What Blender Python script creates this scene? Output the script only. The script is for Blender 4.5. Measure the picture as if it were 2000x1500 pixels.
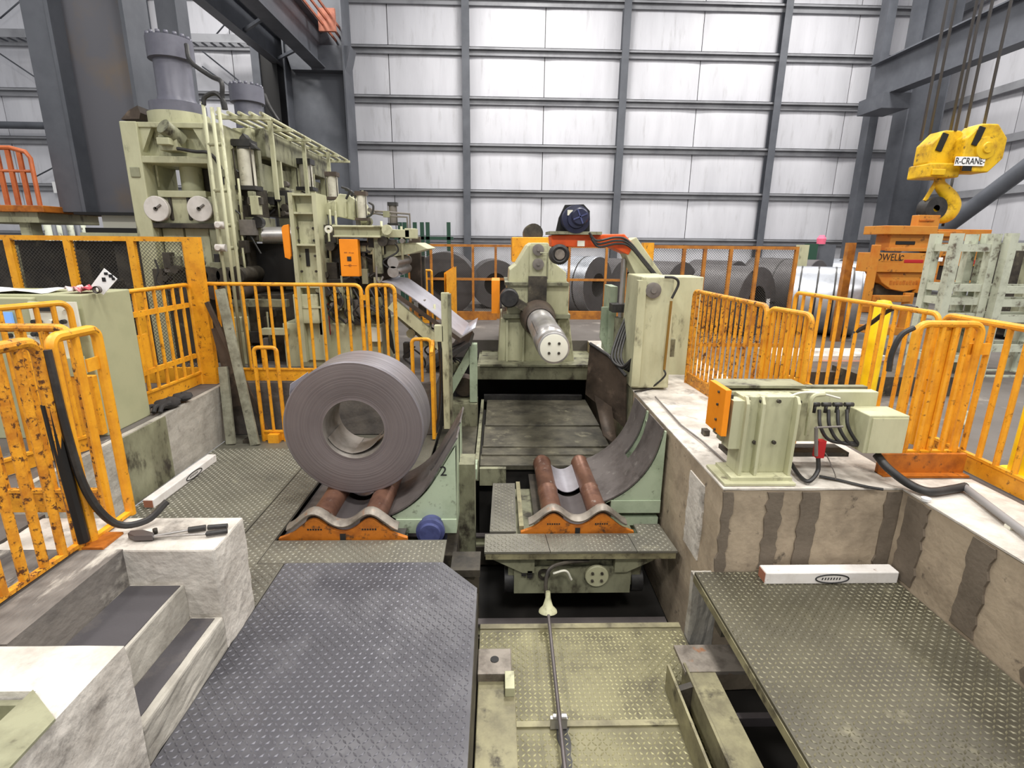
import bpy, bmesh, math, random
from mathutils import Vector, Matrix
random.seed(7)
for o in list(bpy.data.objects): bpy.data.objects.remove(o, do_unlink=True)
S = bpy.context.scene
COL = S.collection
# ------------------------------------------------------------------ camera
FPX, CAMH = 1034.0, 2.25
def _d(px, py): return Vector(((px-1000)/FPX, -(py-750)/FPX, -1.0))
_Y = _d(972, 474).normalized()
_Z = -_d(957, 4620); _Z = (_Z - _Y*_Z.dot(_Y)).normalized()
_X = _Y.cross(_Z)
RM = Matrix((_X, _Y, _Z))                       # camera -> world
cam_d = bpy.data.cameras.new('camera'); cam = bpy.data.objects.new('camera', cam_d); COL.objects.link(cam)
cam_d.sensor_width = 36.0; cam_d.lens = 36.0*FPX/2000.0; cam_d.clip_end = 200
cam.matrix_world = Matrix.Translation((0, 0, CAMH)) @ RM.to_4x4()
S.camera = cam
# ------------------------------------------------------------------ world, lamps, exposure
W = bpy.data.worlds.new('world'); S.world = W; W.use_nodes = True
W.node_tree.nodes['Background'].inputs[0].default_value = (0.95, 0.97, 1.0, 1)
W.node_tree.nodes['Background'].inputs[1].default_value = 0.48
def lamp(x, y, z, e, s, col=(1, 0.97, 0.92)):
    l = bpy.data.lights.new('high_bay_lamp', 'AREA'); l.shape = 'DISK'; l.size = s; l.energy = e; l.color = col
    o = bpy.data.objects.new('high_bay_lamp', l); o.location = (x, y, z); COL.objects.link(o)
for lx in (-7.5, 1.5, 10.5):
    for ly in (-6.5, 1.5, 9.0, 16.5): lamp(lx, ly, 12.5, 820 if ly < 0 else 700, 2.2)
S.view_settings.view_transform = 'Standard'; S.view_settings.look = 'None'
S.view_settings.gamma = 1.0; S.view_settings.use_curve_mapping = False
S.view_settings.exposure = 0.0
# ------------------------------------------------------------------ photo pixel -> place
def ray(px, py): return RM @ _d(px, py)
def at(px, py, y):
    r = ray(px, py); return Vector((0, 0, CAMH)) + r*(y/r.y)
def onz(px, py, z):
    r = ray(px, py); return Vector((0, 0, CAMH)) + r*((z-CAMH)/r.z)
# ------------------------------------------------------------------ materials
def lin(c):
    return tuple(((v/255)/12.92 if v/255 <= .04045 else ((v/255+.055)/1.055)**2.4) for v in c)
MATS = {}
def mat(name, col, rough=.55, metal=0.0, c2=None, sc=4.0, lo=.45, hi=.7, c3=None, sc3=14.0, lo3=.58, hi3=.66,
        bump=0.0, bsc=40.0, stretch=(1, 1, 1), emit=None, spec=None):
    m = bpy.data.materials.new(name); m.use_nodes = True; MATS[name] = m
    nt = m.node_tree; N = nt.nodes; L = nt.links; b = N['Principled BSDF']
    b.inputs['Roughness'].default_value = rough; b.inputs['Metallic'].default_value = metal
    if spec is not None: b.inputs['Specular IOR Level'].default_value = spec
    col = lin(col); b.inputs['Base Color'].default_value = (*col, 1)
    tc = N.new('ShaderNodeTexCoord'); mp = N.new('ShaderNodeMapping'); L.new(tc.outputs['Object'], mp.inputs[0])
    mp.inputs['Scale'].default_value = stretch
    oi = N.new('ShaderNodeObjectInfo'); vm = N.new('ShaderNodeVectorMath'); vm.operation = 'SCALE'; vm.inputs[0].default_value = (37.0, 61.0, 23.0)
    L.new(oi.outputs['Random'], vm.inputs['Scale']); L.new(vm.outputs[0], mp.inputs['Location'])
    cur = None
    def layer(c, s, l, h, cur, det=6):
        n = N.new('ShaderNodeTexNoise'); n.inputs['Scale'].default_value = s; n.inputs['Detail'].default_value = det
        n.inputs['Roughness'].default_value = .65
        L.new(mp.outputs[0], n.inputs['Vector'])
        r = N.new('ShaderNodeMapRange'); r.inputs[1].default_value = l; r.inputs[2].default_value = h; L.new(n.outputs[0], r.inputs[0])
        x = N.new('ShaderNodeMix'); x.data_type = 'RGBA'; L.new(r.outputs[0], x.inputs[0])
        if cur is None: x.inputs[6].default_value = (*col, 1)
        else: L.new(cur, x.inputs[6])
        x.inputs[7].default_value = (*lin(c), 1); return x.outputs[2]
    if c2: cur = layer(c2, sc, lo, hi, cur)
    if c3: cur = layer(c3, sc3, lo3, hi3, cur)
    if cur is not None: L.new(cur, b.inputs['Base Color'])
    if bump:
        n = N.new('ShaderNodeTexNoise'); n.inputs['Scale'].default_value = bsc; n.inputs['Detail'].default_value = 5
        L.new(mp.outputs[0], n.inputs['Vector'])
        bp = N.new('ShaderNodeBump'); bp.inputs['Strength'].default_value = bump; bp.inputs['Distance'].default_value = .02
        L.new(n.outputs[0], bp.inputs['Height']); L.new(bp.outputs[0], b.inputs['Normal'])
    if emit:
        b.inputs['Emission Color'].default_value = (*lin(emit[0]), 1); b.inputs['Emission Strength'].default_value = emit[1]
    return m
mat('green', (192, 191, 158), .5, c2=(166, 164, 132), sc=2.2, lo=.4, hi=.7, c3=(84, 78, 62), sc3=7, lo3=.57, hi3=.74, bump=.06, stretch=(1.2, 1.2, .45))
mat('green_dirty', (146, 146, 120), .55, c2=(102, 100, 80), sc=3, lo=.38, hi=.64, c3=(50, 44, 36), sc3=6, lo3=.53, hi3=.68, bump=.08, stretch=(1, 1, .6))
mat('green_pale', (172, 186, 160), .5, c2=(146, 160, 134), sc=3, c3=(82, 84, 70), sc3=10, lo3=.58, hi3=.72, bump=.04)
mat('grime', (70, 64, 54), .6, c2=(36, 32, 28), sc=5, lo=.4, hi=.65, c3=(112, 106, 84), sc3=6, lo3=.6, hi3=.72, bump=.1)
mat('black', (18, 17, 17), .55)
mat('rubber', (38, 37, 37), .5, c2=(60, 58, 56), sc=8)
mat('orange', (236, 166, 38), .42, c2=(208, 136, 30), sc=6, lo=.42, hi=.7, c3=(112, 70, 32), sc3=22, lo3=.59, hi3=.69, bump=.05)
mat('orange_rust', (230, 160, 38), .5, c2=(192, 122, 30), sc=9, lo=.42, hi=.62, c3=(84, 50, 26), sc3=30, lo3=.54, hi3=.62, bump=.12, bsc=60)
mat('orange_flat', (250, 150, 24), .45, c2=(238, 138, 18), sc=3)
mat('orange_red', (236, 92, 28), .45, c2=(206, 74, 24), sc=5, lo=.5, hi=.75)
mat('orange_brown', (186, 108, 26), .55, c2=(140, 76, 22), sc=8, c3=(66, 48, 32), sc3=10, lo3=.58, hi3=.68, bump=.08)
mat('fence_orange', (184, 120, 44), .5, c2=(142, 88, 38), sc=6, lo=.4, hi=.65)
mat('red_orange', (196, 104, 54), .5, c2=(170, 84, 42), sc=6)
mat('lifter', (196, 130, 46), .5, c2=(190, 108, 28), sc=4, lo=.45, hi=.7, c3=(84, 52, 30), sc3=9, lo3=.6, hi3=.7, bump=.04)
mat('hook_yellow', (226, 182, 24), .45, c2=(176, 132, 24), sc=5, c3=(92, 70, 30), sc3=9, lo3=.58, hi3=.7)
mat('safety_yellow', (246, 206, 14), .4, c2=(226, 180, 14), sc=5)
mat('red', (176, 28, 32), .5)
mat('steel_dark', (104, 98, 98), .42, .55, c2=(88, 82, 82), sc=2, bump=.02)
mat('coil_face', (100, 95, 96), .5, .35, c2=(86, 81, 82), sc=3)
mat('coil_side', (158, 153, 158), .4, .55, c2=(112, 107, 110), sc=5, lo=.35, hi=.7, stretch=(.4, 9, .4))
mat('coil_inner', (140, 134, 128), .48, .35, c2=(104, 98, 90), sc=4)
mat('coil_far', (92, 89, 90), .5, .3, c2=(74, 71, 72), sc=2)
mat('coil_silver', (186, 190, 198), .34, .6, c2=(150, 154, 160), sc=3)
mat('silver', (196, 194, 202), .36, .6, c2=(176, 172, 180), sc=3)
mat('chrome', (178, 175, 172), .34, .7, c2=(126, 120, 112), sc=5, lo=.5, hi=.8)
mat('roller', (122, 88, 72), .42, .45, c2=(92, 64, 54), sc=7, c3=(160, 150, 142), sc3=12, lo3=.62, hi3=.72, bump=.03)
mat('saddle', (140, 132, 122), .45, .4, c2=(96, 88, 80), sc=8, c3=(150, 96, 54), sc3=6, lo3=.6, hi3=.72, bump=.08)
mat('plate_steel', (112, 106, 104), .45, .4, c2=(82, 76, 74), sc=4, c3=(142, 138, 134), sc3=9, lo3=.6, hi3=.75, bump=.05)
mat('brown_plate', (84, 72, 62), .55, .3, c2=(52, 44, 38), sc=3, c3=(120, 104, 90), sc3=4, lo3=.58, hi3=.72)
mat('cover', (96, 92, 78), .5, .2, c2=(60, 57, 49), sc=4, lo=.4, hi=.65, c3=(128, 124, 104), sc3=5, lo3=.58, hi3=.7, bump=.08)
mat('blue_motor', (74, 80, 124), .45, c2=(52, 56, 92), sc=8)
mat('navy', (34, 38, 66), .45, c2=(24, 26, 46), sc=9)
mat('steel_grey', (92, 95, 102), .5, c2=(74, 77, 84), sc=1.2, lo=.4, hi=.7)
mat('column_grey', (88, 88, 94), .5, c2=(110, 94, 74), sc=.5, lo=.5, hi=.72)
mat('cyl_grey', (106, 106, 118), .4, c2=(90, 90, 102), sc=3)
mat('girt', (150, 151, 156), .45, c2=(122, 123, 128), sc=1.0)
mat('wall_white', (212, 212, 218), .42, c2=(200, 200, 206), sc=.8, lo=.4, hi=.7, c3=(180, 179, 183), sc3=2.2, lo3=.56, hi3=.8, bump=.12, bsc=1.6, stretch=(2.2, 1, .35))
mat('concrete', (178, 173, 163), .85, c2=(140, 135, 126), sc=2.4, lo=.42, hi=.66, c3=(112, 106, 98), sc3=6, lo3=.6, hi3=.75, bump=.25, bsc=30)
mat('concrete_light', (208, 202, 193), .85, c2=(164, 157, 148), sc=3.2, lo=.42, hi=.68, c3=(100, 94, 88), sc3=3, lo3=.56, hi3=.72, bump=.45, bsc=22)
mat('concrete_sooty', (120, 114, 108), .85, c2=(74, 70, 68), sc=2.2, lo=.38, hi=.62, c3=(186, 180, 170), sc3=3, lo3=.56, hi3=.7, bump=.35, bsc=24, stretch=(2.5, .7, 1))
mat('concrete_tan', (172, 156, 134), .85, c2=(136, 122, 104), sc=3, c3=(96, 86, 74), sc3=8, lo3=.62, hi3=.72, bump=.2, bsc=24)
mat('concrete_dark', (96, 90, 84), .8, c2=(66, 62, 60), sc=3, lo=.4, hi=.65, bump=.2)
mat('step_tread', (70, 67, 70), .7, c2=(96, 90, 86), sc=4, lo=.5, hi=.75, bump=.1)
mat('stain', (112, 101, 88), .75, c2=(96, 86, 74), sc=7, bump=.15)
mat('slab', (98, 93, 89), .8, c2=(86, 80, 76), sc=.9, lo=.4, hi=.65, c3=(134, 127, 120), sc3=1.7, lo3=.58, hi3=.72, bump=.1)
mat('tread_dark', (74, 73, 78), .42, .25, c2=(112, 111, 114), sc=1.3, lo=.45, hi=.7, c3=(72, 70, 74), sc3=5, lo3=.56, hi3=.72)
mat('tread_mid', (120, 117, 106), .42, .3, c2=(94, 91, 84), sc=1.8, lo=.4, hi=.66, c3=(150, 146, 126), sc3=6, lo3=.6, hi3=.75, bump=.05, bsc=90)
mat('tread_far', (112, 110, 98), .45, .25, c2=(90, 88, 80), sc=1.4, lo=.4, hi=.68, c3=(136, 134, 116), sc3=5, lo3=.6, hi3=.75, bump=.35, bsc=70)
mat('tread_green_warmlit', (122, 117, 88), .45, .2, c2=(92, 87, 66), sc=2.0, lo=.42, hi=.66, c3=(66, 60, 46), sc3=3.5, lo3=.54, hi3=.72)  # yellowish light of the pit is painted into this plate colour
mat('tread_right', (86, 82, 67), .5, .15, c2=(68, 64, 53), sc=1.5, lo=.4, hi=.66, c3=(120, 115, 94), sc3=5, lo3=.6, hi3=.75)
mat('beam_pit', (150, 144, 112), .5, .15, c2=(110, 104, 82), sc=4, lo=.38, hi=.62, c3=(66, 60, 48), sc3=7, lo3=.55, hi3=.7, bump=.08)
mat('lug_dark', (122, 121, 128), .34, .35, c2=(96, 95, 100), sc=2.2, lo=.4, hi=.65)
mat('lug_mid', (150, 147, 132), .4, .3, c2=(112, 109, 98), sc=2.2, lo=.4, hi=.65)
mat('lug_green_warmlit', (186, 181, 140), .42, .2, c2=(140, 134, 102), sc=2.4, lo=.42, hi=.65)  # lugs carry the same painted yellowish pit light
mat('lug_right', (136, 131, 108), .4, .25, c2=(96, 92, 76), sc=1.8, lo=.4, hi=.62)
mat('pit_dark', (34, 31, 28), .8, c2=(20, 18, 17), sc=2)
mat('white_paint', (232, 228, 224), .6, c2=(214, 208, 202), sc=8, c3=(170, 150, 140), sc3=14, lo3=.64, hi3=.74)
mat('wood', (170, 112, 88), .7)
mat('plank', (150, 150, 132), .75, c2=(112, 110, 94), sc=6, lo=.42, hi=.65, c3=(72, 68, 58), sc3=14, lo3=.58, hi3=.7, bump=.1)
mat('rack_white', (186, 190, 172), .55, c2=(150, 152, 136), sc=4, c3=(92, 82, 70), sc3=8, lo3=.56, hi3=.68)
mat('cream', (224, 222, 206), .5)
mat('console', (172, 172, 138), .5, c2=(164, 165, 132), sc=4)
mat('paper', (240, 240, 240), .6)
mat('ink', (24, 24, 26), .6)
mat('disc_white', (216, 210, 204), .5, c2=(196, 190, 182), sc=6)
mat('screen', (110, 150, 210), .3, emit=((120, 165, 225), .6))
mat('copper', (176, 108, 84), .5, c2=(150, 84, 64), sc=5)
mat('grey_hose', (136, 134, 134), .5)
mat('rope', (96, 95, 96), .5)
mat('glove', (48, 46, 46), .8, c2=(36, 34, 34), sc=10)
mat('cloth_red', (176, 66, 78), .8, c2=(214, 204, 204), sc=5, lo=.5, hi=.6)
mat('brass', (152, 120, 60), .4, .5)
mat('pink', (240, 110, 140), .6)
mat('dark_green', (40, 74, 58), .5)
mat('face_grey', (118, 112, 106), .6, c2=(98, 92, 88), sc=6)
# wire mesh: thin steel wires with open gaps
def mesh_mat():
    m = bpy.data.materials.new('wire_mesh'); m.use_nodes = True; nt = m.node_tree; N = nt.nodes; L = nt.links
    b = N['Principled BSDF']; b.inputs['Base Color'].default_value = (*lin((58, 54, 50)), 1); b.inputs['Roughness'].default_value = .6
    out = N['Material Output']; t = N.new('ShaderNodeBsdfTransparent'); mx = N.new('ShaderNodeMixShader')
    tc = N.new('ShaderNodeTexCoord'); sp = N.new('ShaderNodeSeparateXYZ'); L.new(tc.outputs['Object'], sp.inputs[0])
    def math_(op, a, bb):
        n = N.new('ShaderNodeMath'); n.operation = op
        for i, v in enumerate((a, bb)):
            if isinstance(v, (int, float)): n.inputs[i].default_value = v
            else: L.new(v, n.inputs[i])
        return n.outputs[0]
    xy = math_('ADD', sp.outputs[0], sp.outputs[1])
    k = 1/.04
    a = math_('PINGPONG', math_('MULTIPLY', math_('ADD', xy, sp.outputs[2]), k), .5)
    c = math_('PINGPONG', math_('MULTIPLY', math_('SUBTRACT', xy, sp.outputs[2]), k), .5)
    w = math_('LESS_THAN', math_('MINIMUM', a, c), .085)
    L.new(w, mx.inputs[0]); L.new(t.outputs[0], mx.inputs[1]); L.new(b.outputs[0], mx.inputs[2]); L.new(mx.outputs[0], out.inputs[0])
    MATS['wire_mesh'] = m
mesh_mat()
# coil end face: fine concentric wraps
def rings(name, base, c2, k):
    m = mat(name, base, .5, .35); nt = m.node_tree; N = nt.nodes; L = nt.links; b = N['Principled BSDF']
    tc = N.new('ShaderNodeTexCoord'); sp = N.new('ShaderNodeSeparateXYZ'); L.new(tc.outputs['Object'], sp.inputs[0])
    cx = N.new('ShaderNodeCombineXYZ'); L.new(sp.outputs[0], cx.inputs[0]); L.new(sp.outputs[2], cx.inputs[1])
    ln = N.new('ShaderNodeVectorMath'); ln.operation = 'LENGTH'; L.new(cx.outputs[0], ln.inputs[0])
    n = N.new('ShaderNodeTexNoise'); n.noise_dimensions = '1D'; n.inputs['Scale'].default_value = k; n.inputs['Detail'].default_value = 8
    L.new(ln.outputs['Value'], n.inputs['W'])
    n2 = N.new('ShaderNodeTexNoise'); n2.inputs['Scale'].default_value = 4; L.new(tc.outputs['Object'], n2.inputs['Vector'])
    ad = N.new('ShaderNodeMath'); ad.operation = 'MULTIPLY_ADD'; L.new(n2.outputs[0], ad.inputs[0]); ad.inputs[1].default_value = .7; L.new(n.outputs[0], ad.inputs[2])
    r = N.new('ShaderNodeMapRange'); r.inputs[1].default_value = .6; r.inputs[2].default_value = 1.15; L.new(ad.outputs[0], r.inputs[0])
    x = N.new('ShaderNodeMix'); x.data_type = 'RGBA'; L.new(r.outputs[0], x.inputs[0])
    x.inputs[6].default_value = (*lin(base), 1); x.inputs[7].default_value = (*lin(c2), 1); L.new(x.outputs[2], b.inputs['Base Color'])
    bp = N.new('ShaderNodeBump'); bp.inputs['Strength'].default_value = .25; bp.inputs['Distance'].default_value = .01
    L.new(n.outputs[0], bp.inputs['Height']); L.new(bp.outputs[0], b.inputs['Normal'])
rings('coil_rings', (114, 105, 105), (128, 119, 118), 60)
rings('coil_rings_far', (84, 80, 82), (104, 100, 102), 30)
# ------------------------------------------------------------------ mesh builder
class MB:
    def __init__(s): s.v = []; s.f = []; s.sm = []
    def add(s, vs, fs, smooth=False):
        o = len(s.v); s.v += [Vector(p) for p in vs]; s.f += [tuple(i+o for i in q) for q in fs]; s.sm += [smooth]*len(fs); return s
    def box(s, x0, x1, y0, y1, z0, z1):
        if x0 > x1: x0, x1 = x1, x0
        if y0 > y1: y0, y1 = y1, y0
        if z0 > z1: z0, z1 = z1, z0
        return s.add([(x, y, z) for z in (z0, z1) for y in (y0, y1) for x in (x0, x1)],
              [(0, 2, 3, 1), (4, 5, 7, 6), (0, 1, 5, 4), (2, 6, 7, 3), (0, 4, 6, 2), (1, 3, 7, 5)])
    def pbox(s, px0, py0, px1, py1, y, d):          # photo rectangle seen at distance y, depth d behind it
        xm, ym = (px0+px1)/2, (py0+py1)/2
        return s.box(at(px0, ym, y).x, at(px1, ym, y).x, y, y+d, at(xm, py1, y).z, at(xm, py0, y).z)
    def prism(s, poly, axis, a, b):                 # poly of 2D points swept between a and b along axis
        n = len(poly)
        def p(q, t):
            return {'y': (q[0], t, q[1]), 'x': (t, q[0], q[1]), 'z': (q[0], q[1], t)}[axis]
        vs = [p(q, a) for q in poly] + [p(q, b) for q in poly]
        fs = [tuple(range(n)), tuple(range(2*n-1, n-1, -1))] + [(i, i+n, (i+1) % n+n, (i+1) % n) for i in range(n)]
        return s.add(vs, fs)
    def pprism(s, pts, y, d):                       # photo outline seen at distance y
        q = [at(px, py, y) for px, py in pts]
        return s.prism([(w.x, w.z) for w in q], 'y', y, y+d)
    def cyl(s, p0, p1, r0, r1=None, n=20, caps=True):
        p0, p1 = Vector(p0), Vector(p1); r1 = r0 if r1 is None else r1
        d = (p1-p0).normalized(); u = d.orthogonal().normalized(); w = d.cross(u)
        vs = []
        for p, r in ((p0, r0), (p1, r1)):
            vs += [p+(u*math.cos(2*math.pi*i/n)+w*math.sin(2*math.pi*i/n))*r for i in range(n)]
        s.add(vs, [(i, (i+1) % n, (i+1) % n+n, i+n) for i in range(n)], True)
        if caps: s.add(vs, [tuple(range(n-1, -1, -1)), tuple(range(n, 2*n))])
        return s
    def lathe(s, c, axis, prof, n=48):              # prof: (offset along axis, radius)
        c = Vector(c); d = Vector(axis).normalized(); u = d.orthogonal().normalized(); w = d.cross(u)
        vs = []
        for t, r in prof:
            vs += [c+d*t+(u*math.cos(2*math.pi*i/n)+w*math.sin(2*math.pi*i/n))*r for i in range(n)]
        m = len(prof)
        return s.add(vs, [(k*n+i, k*n+(i+1) % n, (k+1)*n+(i+1) % n, (k+1)*n+i) for k in range(m-1) for i in range(n)], True)
    def tube(s, pts, r, n=8):
        pts = [Vector(p) for p in pts]; vs = []; u = None
        for i, p in enumerate(pts):
            d = ((pts[min(i+1, len(pts)-1)]-pts[max(i-1, 0)])).normalized()
            u = d.orthogonal().normalized() if u is None else (u-d*u.dot(d)).normalized()
            w = d.cross(u)
            vs += [p+(u*math.cos(2*math.pi*k/n)+w*math.sin(2*math.pi*k/n))*r for k in range(n)]
        m = len(pts)
        s.add(vs, [(j*n+k, j*n+(k+1) % n, (j+1)*n+(k+1) % n, (j+1)*n+k) for j in range(m-1) for k in range(n)], True)
        return s.add(vs, [tuple(range(n-1, -1, -1)), tuple(range((m-1)*n, m*n))])
    def beam(s, p0, p1, w, h, up=(0, 0, 1)):        # square bar between two points
        p0, p1 = Vector(p0), Vector(p1); d = (p1-p0).normalized(); up = Vector(up)
        if abs(d.dot(up)) > .97: up = Vector((0, 1, 0))
        a = d.cross(up).normalized()*w/2; b = a.cross(d).normalized()*h/2
        vs = [p+x+y for p in (p0, p1) for x, y in ((-a, -b), (a, -b), (a, b), (-a, b))]
        return s.add(vs, [(3, 2, 1, 0), (4, 5, 6, 7), (0, 1, 5, 4), (1, 2, 6, 5), (2, 3, 7, 6), (3, 0, 4, 7)])
    def ibeam(s, p0, p1, w, h, t=.02, up=(0, 0, 1)):
        p0, p1 = Vector(p0), Vector(p1); d = (p1-p0).normalized(); u = Vector(up)
        a = d.cross(u).normalized(); b = a.cross(d).normalized()
        s.beam(p0+b*(h/2-t/2), p1+b*(h/2-t/2), w, t, up); s.beam(p0-b*(h/2-t/2), p1-b*(h/2-t/2), w, t, up)
        return s.beam(p0, p1, t, h-2*t, up)
    def sheet(s, rows, thick):                      # grid of points -> thick sheet
        m, n = len(rows), len(rows[0]); R = [[Vector(p) for p in r] for r in rows]
        nr = lambda i, j: ((R[min(i+1, m-1)][j]-R[max(i-1, 0)][j]).cross(R[i][min(j+1, n-1)]-R[i][max(j-1, 0)])).normalized()
        vs = [R[i][j] for i in range(m) for j in range(n)] + [R[i][j]-nr(i, j)*thick for i in range(m) for j in range(n)]
        o = m*n; F = []
        for i in range(m-1):
            for j in range(n-1):
                a, b, c, e = i*n+j, i*n+j+1, (i+1)*n+j+1, (i+1)*n+j
                F += [(a, e, c, b), (a+o, b+o, c+o, e+o)]
        s.add(vs, F, True)
        E = []
        for i in range(m-1): E += [(i*n, i*n+o, (i+1)*n+o, (i+1)*n), ((i+1)*n+n-1, (i+1)*n+n-1+o, i*n+n-1+o, i*n+n-1)]
        for j in range(n-1): E += [(j+1, j+1+o, j+o, j), ((m-1)*n+j, (m-1)*n+j+o, (m-1)*n+j+1+o, (m-1)*n+j+1)]
        return s.add(vs, E)
    def mesh(s, name, org=(0, 0, 0)):
        me = bpy.data.meshes.new(name); o = Vector(org)
        me.from_pydata([tuple(p-o) for p in s.v], [], s.f); me.polygons.foreach_set('use_smooth', s.sm)
        bm = bmesh.new(); bm.from_mesh(me); bmesh.ops.remove_doubles(bm, verts=bm.verts, dist=1e-5) if len(bm.verts) < 20000 else None
        bmesh.ops.recalc_face_normals(bm, faces=bm.faces)
        for e in bm.edges:
            if len(e.link_faces) == 2 and e.calc_face_angle(0) > .62: e.smooth = False
        bm.to_mesh(me); bm.free()
        return me
def origin(o): return Vector(o.get('_org', (0, 0, 0)))
def link(name, me, m, parent=None, label=None, bev=0):
    o = bpy.data.objects.new(name, me); COL.objects.link(o)
    if m: me.materials.clear(); me.materials.append(MATS[m])
    if parent: o.parent = parent
    if label: o['label'] = label
    if bev:
        b = o.modifiers.new('bevel', 'BEVEL'); b.width = bev; b.segments = 2; b.limit_method = 'ANGLE'; b.angle_limit = .6
    return o
ORG = {}
def root(o):
    while o.parent: o = o.parent
    return o
def part(name, mb, m, parent, label=None, bev=0, kind=None):
    o = link(name, mb.mesh(name, ORG[root(parent).name]), m, parent, label, bev)
    if kind: o['kind'] = kind
    return o
def tag(o, label, cat, group=None, kind=None):
    o['label'] = label; o['category'] = cat
    if group: o['group'] = group
    if kind: o['kind'] = kind
    return o
def thing(name, org, label, cat, group=None, kind=None):
    o = bpy.data.objects.new(name, None); COL.objects.link(o); o.location = org; o.empty_display_size = .1
    ORG[o.name] = Vector(org); return tag(o, label, cat, group, kind)
def single(name, mb, m, label, cat, org=None, group=None, kind=None, bev=0):
    if org is None:
        n = len(mb.v); org = (sum(p.x for p in mb.v)/n, sum(p.y for p in mb.v)/n, min(p.z for p in mb.v))
    o = link(name, mb.mesh(name, org), m, None, None, bev); o.location = org; ORG[o.name] = Vector(org)
    return tag(o, label, cat, group, kind)
def place(name, me, loc, parent, rot=None):         # shared mesh piece at a place in the world
    o = bpy.data.objects.new(name, me); COL.objects.link(o); o.parent = parent
    o.location = Vector(loc) - ORG[root(parent).name]
    if rot: o.rotation_euler = rot
    return o
def text(name, body, size, m, parent, loc, rot, label=None, squeeze=1.0, extr=.001):
    c = bpy.data.curves.new(name, 'FONT'); c.body = body; c.size = size; c.align_x = 'CENTER'; c.align_y = 'CENTER'; c.extrude = extr
    t = bpy.data.objects.new('tmp_text', c); COL.objects.link(t); dg = bpy.context.evaluated_depsgraph_get()
    me = bpy.data.meshes.new_from_object(t.evaluated_get(dg)); bpy.data.objects.remove(t, do_unlink=True)
    me.name = name; o = link(name, me, m, parent, label)
    o.location = Vector(loc) - ORG[root(parent).name]; o.rotation_euler = rot; o.scale = (squeeze, 1, 1)
    return o
def bez(pts, k=6):                                  # smooth curve through points
    P = [Vector(p) for p in pts]; P = [P[0]*2-P[1]] + P + [P[-1]*2-P[-2]]; out = []
    for i in range(1, len(P)-2):
        for j in range(k):
            t = j/k; a, b, c, d = P[i-1:i+3]
            out.append(.5*((2*b)+(c-a)*t+(2*a-5*b+4*c-d)*t*t+(3*b-a-3*c+d)*t**3))
    return out + [P[-2]]
U = .64            # upper floor level; z = 0 is the lower tread-plate floor
UP = (math.pi/2, 0, 0)     # text that faces the camera side (-y)
# =================================================================== SETTING
WY = 21.5
# ---- building back wall: insulation panels between girts and posts
GZ = [at(915, p, WY).z for p in (3, 101, 197, 288, 377, 467)]
GZ = [GZ[0]+2*(GZ[0]-GZ[1])] + [GZ[0]+(GZ[0]-GZ[1])] + GZ + [GZ[-1]-1.85]
POSTX = [-17.9, -12.3, -6.75, at(912, 300, WY).x, at(1207, 300, WY).x, at(1499, 300, WY).x, 15.9]
wb = thing('wall_back', (0, WY, 0), 'white quilted insulation wall with grey girts and posts', 'wall', kind='structure')
def pillow(w, h, amp):
    n = 9; rows = []
    for i in range(n):
        rows.append([((j/(n-1)-.5)*w, -amp*(1-(2*j/(n-1)-1)**4)*(1-(2*i/(n-1)-1)**4), (i/(n-1)-.5)*h) for j in range(n)])
    return rows
pil = {}
def panel(parent, cx, cy, cz, w, h, rotz=0):
    k = (round(w, 2), round(h, 2))
    if k not in pil:
        me = MB().sheet(pillow(w-.03, h-.02, .05), .03).mesh('wall_panel'); me.materials.append(MATS['wall_white']); pil[k] = me
    return place('wall_panel', pil[k], (cx, cy, cz), parent, (0, 0, rotz) if rotz else None)
XS = [-23.5]
for a, b in zip(POSTX[:-1], POSTX[1:]): XS += [a, (a+b)/2]
XS += [POSTX[-1], 17.1]
for a, b in zip(XS[:-1], XS[1:]):
    for z1, z0 in zip(GZ[:-1], GZ[1:]): panel(wb, (a+b)/2, WY+.12, (z0+z1)/2, b-a, z1-z0)
part('wall_sheet', MB().box(-24, 17.2, WY+.2, WY+.3, -.2, GZ[0]+.3), 'rubber', wb)
for x in POSTX[1:]:
    part('wall_post', MB().ibeam((x, WY-.16, 0), (x, WY-.16, GZ[0]+.2), .26, .3, .025, (0, 1, 0)), 'steel_grey', wb)
for z in GZ:
    part('girt', MB().box(-23.5, 16.6, WY-.05, WY+.02, z-.12, z+.12).box(-23.5, 16.6, WY-.17, WY-.05, z+.105, z+.12).box(-23.5, 16.6, WY-.17, WY-.15, z+.04, z+.12), 'girt', wb)
# ---- right side wall
RX = 16.6
wr = thing('wall_right', (RX, 12, 0), 'white insulation side wall receding behind the crane hook', 'wall', kind='structure')
for k in range(5):
    ya, yb = 21.4-k*3.2, 21.4-(k+1)*3.2
    for z1, z0 in zip(GZ[:-1], GZ[1:]): panel(wr, RX+.1, (ya+yb)/2, (z0+z1)/2, 3.2, z1-z0, -math.pi/2)
part('wall_sheet', MB().box(RX+.2, RX+.3, 5, 21.5, -.2, GZ[0]+.3), 'rubber', wr)
for z in GZ: part('girt', MB().box(RX-.16, RX-.02, 5.4, 21.4, z-.12, z+.12), 'girt', wr)
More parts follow.
